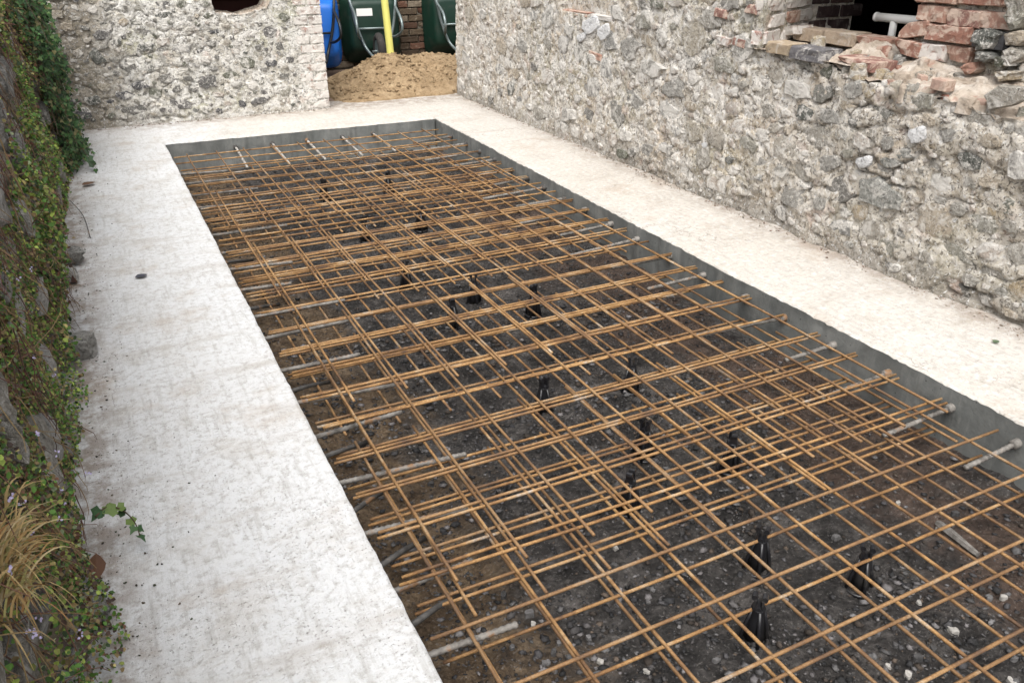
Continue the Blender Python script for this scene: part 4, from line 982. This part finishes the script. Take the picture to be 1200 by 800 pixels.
for px in dark_px:
    b_ = r.uniform(0.045, 0.14)
    loose('stone', px, r.uniform(0.010, 0.019), (b_, b_ * 0.97, b_ * 0.97), 'small dark grey angular stone on the soil under the mesh', 'dark stones in the pit')
tim = MB(); pa, pb = at_z(1098, 612, -0.243), at_z(1146, 650, -0.243)
tim.tube(spline([pa, (pa + pb) / 2 + np.array([0.001, 0, 0.0]), pb], 4), [0.010, 0.013, 0.014, 0.014, 0.013, 0.012, 0.011, 0.010, 0.008], 6)
o = link('timber_sliver', tim.mesh('timber_sliver', M['dowel'])); tag(o, 'pale splintered stick lying on the red-brown soil at the right', 'stick')

# ------------------------------------------------------------------ garden wall on the left
garden = empty('overgrown_garden_wall', 'old dark stone garden wall overgrown with creepers along the left', 'wall', (LX, 3.5, 0))
def disp_l(y, z):
    d = 0.05 * fbm(y * 1.5, z * 2.0, 0, 3, 131) + 0.035 * fbm(y * 5, z * 6, 0, 4, 132, 0.6) + 0.014 * fbm(y * 20, z * 22, 0, 3, 133)
    return d + 0.05 * np.clip((0.25 - z) / 0.25, 0, 1) - 0.06 * np.clip(z - 0.5, 0, 1) + 0.07 * np.clip((y - 5.8) / 1.5, 0, 1)
nu, nv = 560, 130
gy, gz = np.meshgrid(np.linspace(-0.6, 7.46, nu), np.linspace(-0.05, 1.27, nv), indexing='ij')
link('mortar', mesh_from('mortar', np.stack([LX + disp_l(gy, gz), gy, gz], -1).reshape(-1, 3), grid_faces(nu, nv), M['mort_l'], True), garden)
mb = MB(); slab(-0.95, LX - 0.14, -0.6, 7.46, -0.3, 1.26, mb)
link('wall_core', mb.mesh('wall_core', M['mort_l']), garden)
r = np.random.default_rng(13)
fixed = []
for (px, py, X, a, b, t) in ((88, 425, -0.245, 0.13, 0.075, 0.07), (76, 300, -0.25, 0.12, 0.05, 0.06), (8, 470, -0.26, 0.10, 0.09, 0.05), (18, 515, -0.26, 0.06, 0.07, 0.05), (40, 240, -0.27, 0.20, 0.07, 0.05), (12, 90, -0.28, 0.3, 0.12, 0.05), (20, 180, -0.28, 0.22, 0.08, 0.05), (80, 330, -0.25, 0.14, 0.05, 0.05), (92, 365, -0.24, 0.07, 0.025, 0.04), (110, 760, -0.25, 0.06, 0.07, 0.04)):
    p = at_x(px, py, X); fixed.append((p[1], max(p[2], 0.03), a, b))
items = pack(0.5, 7.3, 0.02, 1.2, ((0.09, 0.17, 500), (0.05, 0.09, 900)), lambda u, v, a, b: v - b > -0.01, r, 0.95, fixed)
for n_, (u, v_, a, b) in enumerate(items):
    X = LX + float(disp_l(np.array(u), np.array(v_)))
    link('stone', stone_mesh(int(r.integers(len(SHAPES))), 'st_moss'), garden, place_mat('left', (X - 0.01, u, v_), a, b, ((0.13, 0.11)[n_] if n_ < 2 else 0.07 if n_ < len(fixed) else 0.02 + 0.3 * b), r.normal(0, 0.2)))

# ------------------------------------------------------------------ plants
def leaf_batch(P, N, size, tint, r, width=0.42, droop=0.5, ivy=False):
    n = len(P)
    N = N / np.linalg.norm(N, axis=1, keepdims=True)
    D = r.normal(0, 1, (n, 3)) + np.array([0.2, 0, -droop])
    T = D - N * (D * N).sum(1, keepdims=True); T /= np.linalg.norm(T, axis=1, keepdims=True)
    B = np.cross(N, T); s_ = size[:, None]; c = r.uniform(0.0, 0.16, (n, 1))
    if not ivy:
        V = np.stack([P, P + T * 0.26 * s_ + B * 0.8 * width * s_ + N * c * s_, P + T * 0.66 * s_ + B * 0.9 * width * s_ + N * c * s_, P + T * s_ - N * 0.14 * s_, P + T * 0.66 * s_ - B * 0.9 * width * s_ + N * c * s_, P + T * 0.26 * s_ - B * 0.8 * width * s_ + N * c * s_], 1)
        F = np.array([(0, 5, 4), (0, 4, 3), (0, 3, 2), (0, 2, 1)]); k = 6
    else:
        pr = [(0, 0, 0), (-0.12, 0.30, .05), (0.30, 0.52, .08), (0.50, 0.24, .03), (1.0, 0.0, -.14), (0.50, -0.24, .03), (0.30, -0.52, .08), (-0.12, -0.30, .05), (0.34, 0, -0.03)]
        V = np.stack([P + T * a * s_ + B * b * s_ + N * (g + c * abs(b)) * s_ for a, b, g in pr], 1)
        F = np.array([(8, k_, (k_ + 1) % 8) for k_ in range(8)]); k = 9
    F = (F[None] + (np.arange(n) * k)[:, None, None]).reshape(-1, 3)
    return V.reshape(-1, 3), F, np.repeat(tint, k, 0)
def strands(starts, r, length, drop, rad, tints, wander=0.25, seg=6, sides=4):
    mb = MB(); cols = []
    for p in starts:
        L = length * r.uniform(0.5, 1.3); d = Vector((r.uniform(0.0, 0.35), r.normal(0, 0.5), -drop + r.normal(0, 0.35))).normalized()
        pts = [Vector(p)]
        for k in range(seg):
            d = (d + Vector((r.normal(0, wander) * 0.6, r.normal(0, wander), r.normal(0, wander) - 0.08))).normalized()
            q = pts[-1] + d * L / seg; q.z = max(q.z, 0.006); pts.append(q)
        n0 = len(mb.v); mb.tube(pts, [rad * (1 - 0.6 * k / seg) for k in range(seg + 1)], sides, False)
        cols += [tints[int(r.integers(len(tints)))]] * (len(mb.v) - n0)
    return mb, np.array(cols)
r = np.random.default_rng(17)
# creepers over the wall face
n = 95000
y = 0.75 + 6.4 * r.random(n) ** 1.7; z = r.uniform(0.0, 1.27, n)
cover = fbm(y * 1.6, z * 2.2, 0, 4, 141) + 0.25 * (y < 2.6) + 0.10 * ((z > 0.12) & (z < 0.7))
rocks = np.array(fixed)
bare = np.zeros(n, bool)
for (u, v_, a, b) in fixed[:9]: bare |= (((y - u) / (a * 0.95)) ** 2 + ((z - v_) / (b * 0.95)) ** 2) < 1
keep = (cover > 0.02 + 0.10 * r.normal(0, 1, n)) & ~bare
y, z = y[keep], z[keep]; n = len(y)
thick = 0.015 + 0.075 * np.clip(fbm(y * 2.4, z * 3.2, 0, 3, 142) + 0.30, 0, 1)
x = LX + disp_l(y, z) + thick * np.sqrt(r.random(n)) + 0.004
x = np.minimum(x, -0.16 + 0.03 * np.clip(0.3 - z, 0, 0.3) + 0.0 * y + 0.06 * np.clip(y - 5.5, 0, 1))
GR = dict(green=(0.055, 0.105, 0.022), olive=(0.12, 0.125, 0.035), lime=(0.20, 0.23, 0.055), red=(0.085, 0.036, 0.024), purple=(0.052, 0.030, 0.028), brown=(0.13, 0.085, 0.045), dark=(0.020, 0.035, 0.012), straw=(0.27, 0.20, 0.095), grey=(0.16, 0.17, 0.11))
keys = list(GR); tab = np.array([GR[k] for k in keys])
f1, f2 = fbm(y * 1.1, z * 1.6, 0, 3, 143), fbm(y * 1.4, z * 1.8, 0, 3, 144)
W = np.stack([2.2 + 1.6 * f1, 1.1 + 0.5 * f1, 0.60 + 0.5 * f1, 0.55 - 1.3 * f1 + 0.3 * (y > 2), 0.6 - 1.2 * f1, 1.1 + 1.4 * f2 + 1.0 * ((y < 1.7) & (z < 0.42)), 0.75 + 0 * y, 0.25 + 0.4 * f2, 0.35 - 0.5 * f2], 1)
W = np.clip(W, 0.03, 3); W /= W.sum(1, keepdims=True)
pick = (np.cumsum(W, 1) > r.random((n, 1))).argmax(1)
tint = tab[pick] * np.array([1.0, 1.12, 0.95]) * r.uniform(0.9, 2.2, (n, 1))
N_ = np.stack([0.55 + 0 * y, -0.45 + 0 * y, 0.6 + 0 * y], 1) + r.normal(0, 0.55, (n, 3))
v, f, c = leaf_batch(np.stack([x, y, z], 1), N_, r.uniform(0.006, 0.015, n) * (1 + 0.5 * (y > 3)), tint, r)
o = link('creeping_plants', mesh_from('creeping_plants', v, f, M['leaf'], False, c)); o['kind'] = 'stuff'; tag(o, 'small-leaved green, olive and reddish creepers covering the garden wall', 'creeper')
ns = 1000
ys_ = 0.8 + 6.0 * r.random(ns) ** 1.4; zs = r.uniform(0.1, 1.27, ns)
xs_ = LX + disp_l(ys_, zs) + r.uniform(0.0, 0.05, ns)
mb, cs = strands(np.stack([xs_, ys_, zs], 1), r, 0.22, 0.8, 0.0016, [(0.14, 0.075, 0.05), (0.09, 0.05, 0.04), (0.20, 0.13, 0.07), (0.10, 0.045, 0.04), (0.25, 0.18, 0.09)])
bad = np.array(mb.v); bad[:, 0] = np.minimum(bad[:, 0], np.where(bad[:, 2] < 0.08, -0.225, -0.18) + 0.06 * np.clip(bad[:, 1] - 5.5, 0, 1))
o = link('creeper_stems', mesh_from('creeper_stems', bad, mb.f, M['stem'], False, cs)); o['kind'] = 'stuff'; tag(o, 'thin brown and red creeper stems tangled on the garden wall', 'creeper stems')
# tiny pale flowers
nf = 22
yf = r.uniform(1.0, 2.4, nf); zf = r.uniform(0.1, 0.75, nf)
P = np.stack([np.minimum(LX + disp_l(yf, zf) + 0.085, -0.175), yf, zf], 1); P = np.repeat(P, 4, 0) + r.normal(0, 0.003, (nf * 4, 3))
v, f, c = leaf_batch(P, r.normal(0, 0.4, (nf * 4, 3)) + np.array([0.6, -0.5, 0.5]), np.full(nf * 4, 0.006), np.array([(0.50, 0.45, 0.66)]) * np.ones((nf * 4, 1)), r)
o = link('creeper_flowers', mesh_from('creeper_flowers', v, f, M['leaf'], False, c)); o['kind'] = 'stuff'; tag(o, 'tiny pale lilac flowers dotted over the near creepers', 'flowers')
# ivy in the far corner
ivy = empty('ivy_plant', 'dark green ivy hanging down the wall in the far left corner', 'ivy', (-0.12, 6.5, 0))
n = 7000
y = r.normal(6.35, 0.45, n); z = r.uniform(0.02, 1.15, n)
keep = (y > 5.3) & (y < 7.3) & (np.abs(y - 6.45 + 0.35 * (z - 0.5)) < 0.55 + 0.35 * fbm(y * 3, z * 4, 0, 3, 151)); y, z = y[keep], z[keep]; n = len(y)
x = LX + disp_l(y, z) + 0.02 + (0.09 + 0.16 * fbm(y * 3.5, z * 5, 0, 4, 152)) * np.sqrt(r.random(n)) + np.abs(r.normal(0, 0.012, n))
tint = np.array([(0.035, 0.09, 0.025), (0.06, 0.14, 0.042), (0.022, 0.05, 0.018), (0.10, 0.17, 0.055), (0.14, 0.13, 0.055)])[r.choice(5, n, p=[.30, .22, .22, .12, .14])] * r.uniform(0.7, 1.3, (n, 1))
v, f, c = leaf_batch(np.stack([x, y, z], 1), np.array([0.6, -0.6, 0.5]) + r.normal(0, 0.4, (n, 3)), r.uniform(0.014, 0.034, n), tint, r, ivy=True)
link('foliage', mesh_from('foliage', v, f, M['leaf'], False, c), ivy)['kind'] = 'stuff'
st = np.stack([LX + 0.06 + 0 * y[:90], y[:90], r.uniform(0.5, 1.4, 90)], 1)
mb, cs = strands(st, r, 0.6, 1.2, 0.003, [(0.07, 0.05, 0.035), (0.10, 0.07, 0.05)])
sv_ = np.array(mb.v); sv_[:, 0] = np.minimum(sv_[:, 0], -0.12); sv_[:, 1] = np.minimum(sv_[:, 1], 7.2)
link('stems', mesh_from('stems', sv_, mb.f, M['stem'], False, cs), ivy)
# a shoot of it reaching over the concrete, and one near the camera
def shoot(name, label, pts, nl, size, tints, seed):
    r_ = np.random.default_rng(seed)
    o = empty(name, label, 'ivy shoot', tuple(pts[0]))
    sp = spline(pts, 8)
    mb = MB().tube(sp, [0.0026 * (1 - 0.5 * k / len(sp)) for k in range(len(sp))], 5)
    link('stem', mesh_from('stem', np.array(mb.v), mb.f, M['stem'], True, np.array([(0.07, 0.05, 0.03)]) * np.ones((len(mb.v), 1))), o)
    for k in range(nl):
        q = np.array(sp[int((k + 0.8) / nl * (len(sp) - 1))]) + r_.normal(0, 0.004, 3)
        s_ = size * r_.uniform(0.6, 1.15)
        v, f, c = leaf_batch(q[None], np.array([[0.15, -0.5, 0.8]]) + r_.normal(0, 0.3, (1, 3)), np.array([s_]), np.array([tints[int(r_.integers(len(tints)))]]), r_, ivy=True)
        link('leaf', mesh_from('leaf', v, f, M['leaf'], False, c), o)
IV = [(0.035, 0.085, 0.03), (0.05, 0.11, 0.035), (0.03, 0.06, 0.022), (0.13, 0.19, 0.05)]
pn = [at_z(112, 605, 0.16), at_z(125, 594, 0.15), at_z(141, 596, 0.14), at_z(157, 610, 0.10), at_z(165, 630, 0.06)]
shoot('ivy_shoot', 'single ivy shoot arching out over the pale concrete near the camera', [(p[0], p[1], p[2]) for p in pn], 11, 0.034, IV, 5)
pn = [at_z(84, 165, 0.16), at_z(94, 172, 0.14), at_z(103, 184, 0.09), at_z(113, 198, 0.03)]
shoot('ivy_shoot', 'small ivy shoot trailing onto the concrete in the far left corner', [(p[0], p[1], p[2]) for p in pn], 10, 0.05, IV[:3], 6)
# straw-coloured grass tuft
tuft = empty('dry_grass_tuft', 'tuft of dry straw-coloured grass hanging from the wall at lower left', 'grass tuft', (-0.3, 1.3, 0.45))
mb = MB(); cols = []
for k in range(190):
    b0 = Vector((-0.27 + r.normal(0, 0.012), 1.27 + r.normal(0, 0.04), 0.53 + r.normal(0, 0.03)))
    L = r.uniform(0.06, 0.17); side = Vector((r.uniform(0.12, 0.5), r.normal(0.35, 0.5), r.uniform(0.3, 1.0))).normalized()
    pts = []; q = b0.copy(); d = side.copy()
    for s_ in range(9):
        pts.append(q.copy()); q = q + d * L / 8; d = (d + Vector((0.0, 0.03, -0.26 - 0.05 * s_))).normalized()
        q.x = min(q.x, -0.15)
    wd = Vector((0.3, -0.8, 0.3)).cross(side).normalized() * r.uniform(0.0008, 0.0022)
    b_ = len(mb.v); n9 = len(pts)
    V = []
    for i_, p in enumerate(pts):
        w_ = wd * (1 - 0.85 * (i_ / (n9 - 1)) ** 2); V += [p - w_, p + w_ + Vector((0, 0, 0.0008))]
    mb.add(V, [(2 * i_, 2 * i_ + 1, 2 * i_ + 3, 2 * i_ + 2) for i_ in range(n9 - 1)])
    base = np.array([(0.46, 0.33, 0.15), (0.38, 0.25, 0.10), (0.52, 0.42, 0.24), (0.30, 0.27, 0.10), (0.33, 0.18, 0.07)][int(r.integers(5))]) * r.uniform(0.7, 1.2)
    cols += [base] * len(V)
link('blades', mesh_from('blades', np.array(mb.v), mb.f, M['leaf'], False, np.array(cols)), tuft)['kind'] = 'stuff'
def flat_leaf(name, p, size, tint, label, cat, rot, up=(0, 0, 1), curl=0.25):
    pr = [(0, 0), (0.18, 0.2), (0.38, 0.34), (0.62, 0.30), (0.82, 0.2), (1.0, 0.0), (0.82, -0.2), (0.62, -0.30), (0.38, -0.34), (0.18, -0.2), (0.3, 0), (0.7, 0)]
    z = Vector(up).normalized(); xx = Vector((math.cos(rot), math.sin(rot), 0)); xx = (xx - z * xx.dot(z)).normalized(); yy = z.cross(xx)
    V = [Vector(p) + (xx * a + yy * b * 1.1 + z * (curl * abs(b) + 0.12 * (a - 0.5) ** 2 + 0.02)) * size for a, b in pr]
    F = [(0, 1, 10), (1, 2, 10), (2, 11, 10), (2, 3, 11), (3, 4, 11), (4, 5, 11), (5, 6, 11), (6, 7, 11), (7, 8, 11), (8, 10, 11), (8, 9, 10), (9, 0, 10)]
    o = link(name, mesh_from(name, np.array(V), F, M['leaf'], False, np.array([tint]) * np.ones((12, 1)))); return tag(o, label, cat)
q = at_z(112, 648, 0.12)
flat_leaf('dead_leaf', q, 0.062, (0.10, 0.045, 0.022), 'dead brown leaf caught at the foot of the creepers', 'leaf', -1.2, (0.6, -0.6, 0.5))
flat_leaf('dead_leaf', at_z(158, 326, 0.006), 0.06, (0.06, 0.06, 0.075), 'dark wet leaf lying on the left concrete strip', 'leaf', 0.3)
flat_leaf('fallen_leaf', at_z(1165, 402, 0.006), 0.035, (0.10, 0.14, 0.08), 'small green leaf on the right concrete strip', 'leaf', 0.3)
flat_leaf('dead_leaf', at_z(96, 218, 0.01), 0.09, (0.13, 0.07, 0.04), 'curled brown leaf on concrete below the far ivy', 'leaf', 0.5)
for (a_, b_, lab) in (((82, 235), (106, 279), 'thin dark wire lying on concrete below the far ivy'),):
    p0, p1 = at_z(*a_, 0.03), at_z(*b_, 0.006)
    o = link('wire', MB().tube(spline([p0, (p0 + p1) / 2 + np.array([0.02, 0, 0.012]), p1], 5), 0.0022, 5).mesh('wire', M['dowel_dark'], True)); tag(o, lab, 'wire')
# crumbs swept along the walls
def crumb_h(x, y): return x * 0 + 0.001
v1, f1_, c1 = chips(900, (0, 1), (1.0, 7.2), (0.0015, 0.006), [(0.06, 0.05, 0.04), (0.14, 0.11, 0.08), (0.05, 0.06, 0.03)], 301, crumb_h)
n = 900; yy_ = v1.reshape(n, 10, 3)[:, :, 1].mean(1); off = -0.22 + np.abs(np.random.default_rng(3).normal(0, 0.10, n)) + 0.10 * (yy_ > 6)
v1 = v1.reshape(n, 10, 3); v1[:, :, 0] += (off - v1[:, :, 0].mean(1))[:, None]; v1 = v1.reshape(-1, 3)
v2, f2_, c2 = chips(1300, (0, 1), (1.2, 7.3), (0.002, 0.009), [(0.30, 0.26, 0.21), (0.16, 0.12, 0.09), (0.42, 0.38, 0.33), (0.22, 0.13, 0.09)], 302, crumb_h)
n = 1300; off = WX - 0.01 - np.abs(np.random.default_rng(4).normal(0, 0.035, n))
v2 = v2.reshape(n, 10, 3); v2[:, :, 0] += (off - v2[:, :, 0].mean(1))[:, None]; v2 = v2.reshape(-1, 3)
v3, f3_, c3 = chips(500, (-0.1, 1.9), (0, 1), (0.002, 0.010), [(0.16, 0.11, 0.08), (0.28, 0.23, 0.18), (0.10, 0.07, 0.05)], 303, crumb_h)
n = 500; off = BY - 0.01 - np.abs(np.random.default_rng(5).normal(0, 0.035, n))
v3 = v3.reshape(n, 10, 3); v3[:, :, 1] += (off - v3[:, :, 1].mean(1))[:, None]; v3 = v3.reshape(-1, 3)
o = link('crumbs', mesh_from('crumbs', np.concatenate([v1, v2, v3]), np.concatenate([f1_, f2_ + len(v1), f3_ + len(v1) + len(v2)]), M['gravel'], False, np.concatenate([c1, c2, c3])))
o['kind'] = 'stuff'; tag(o, 'crumbs of mortar and earth on the concrete along the walls', 'debris')
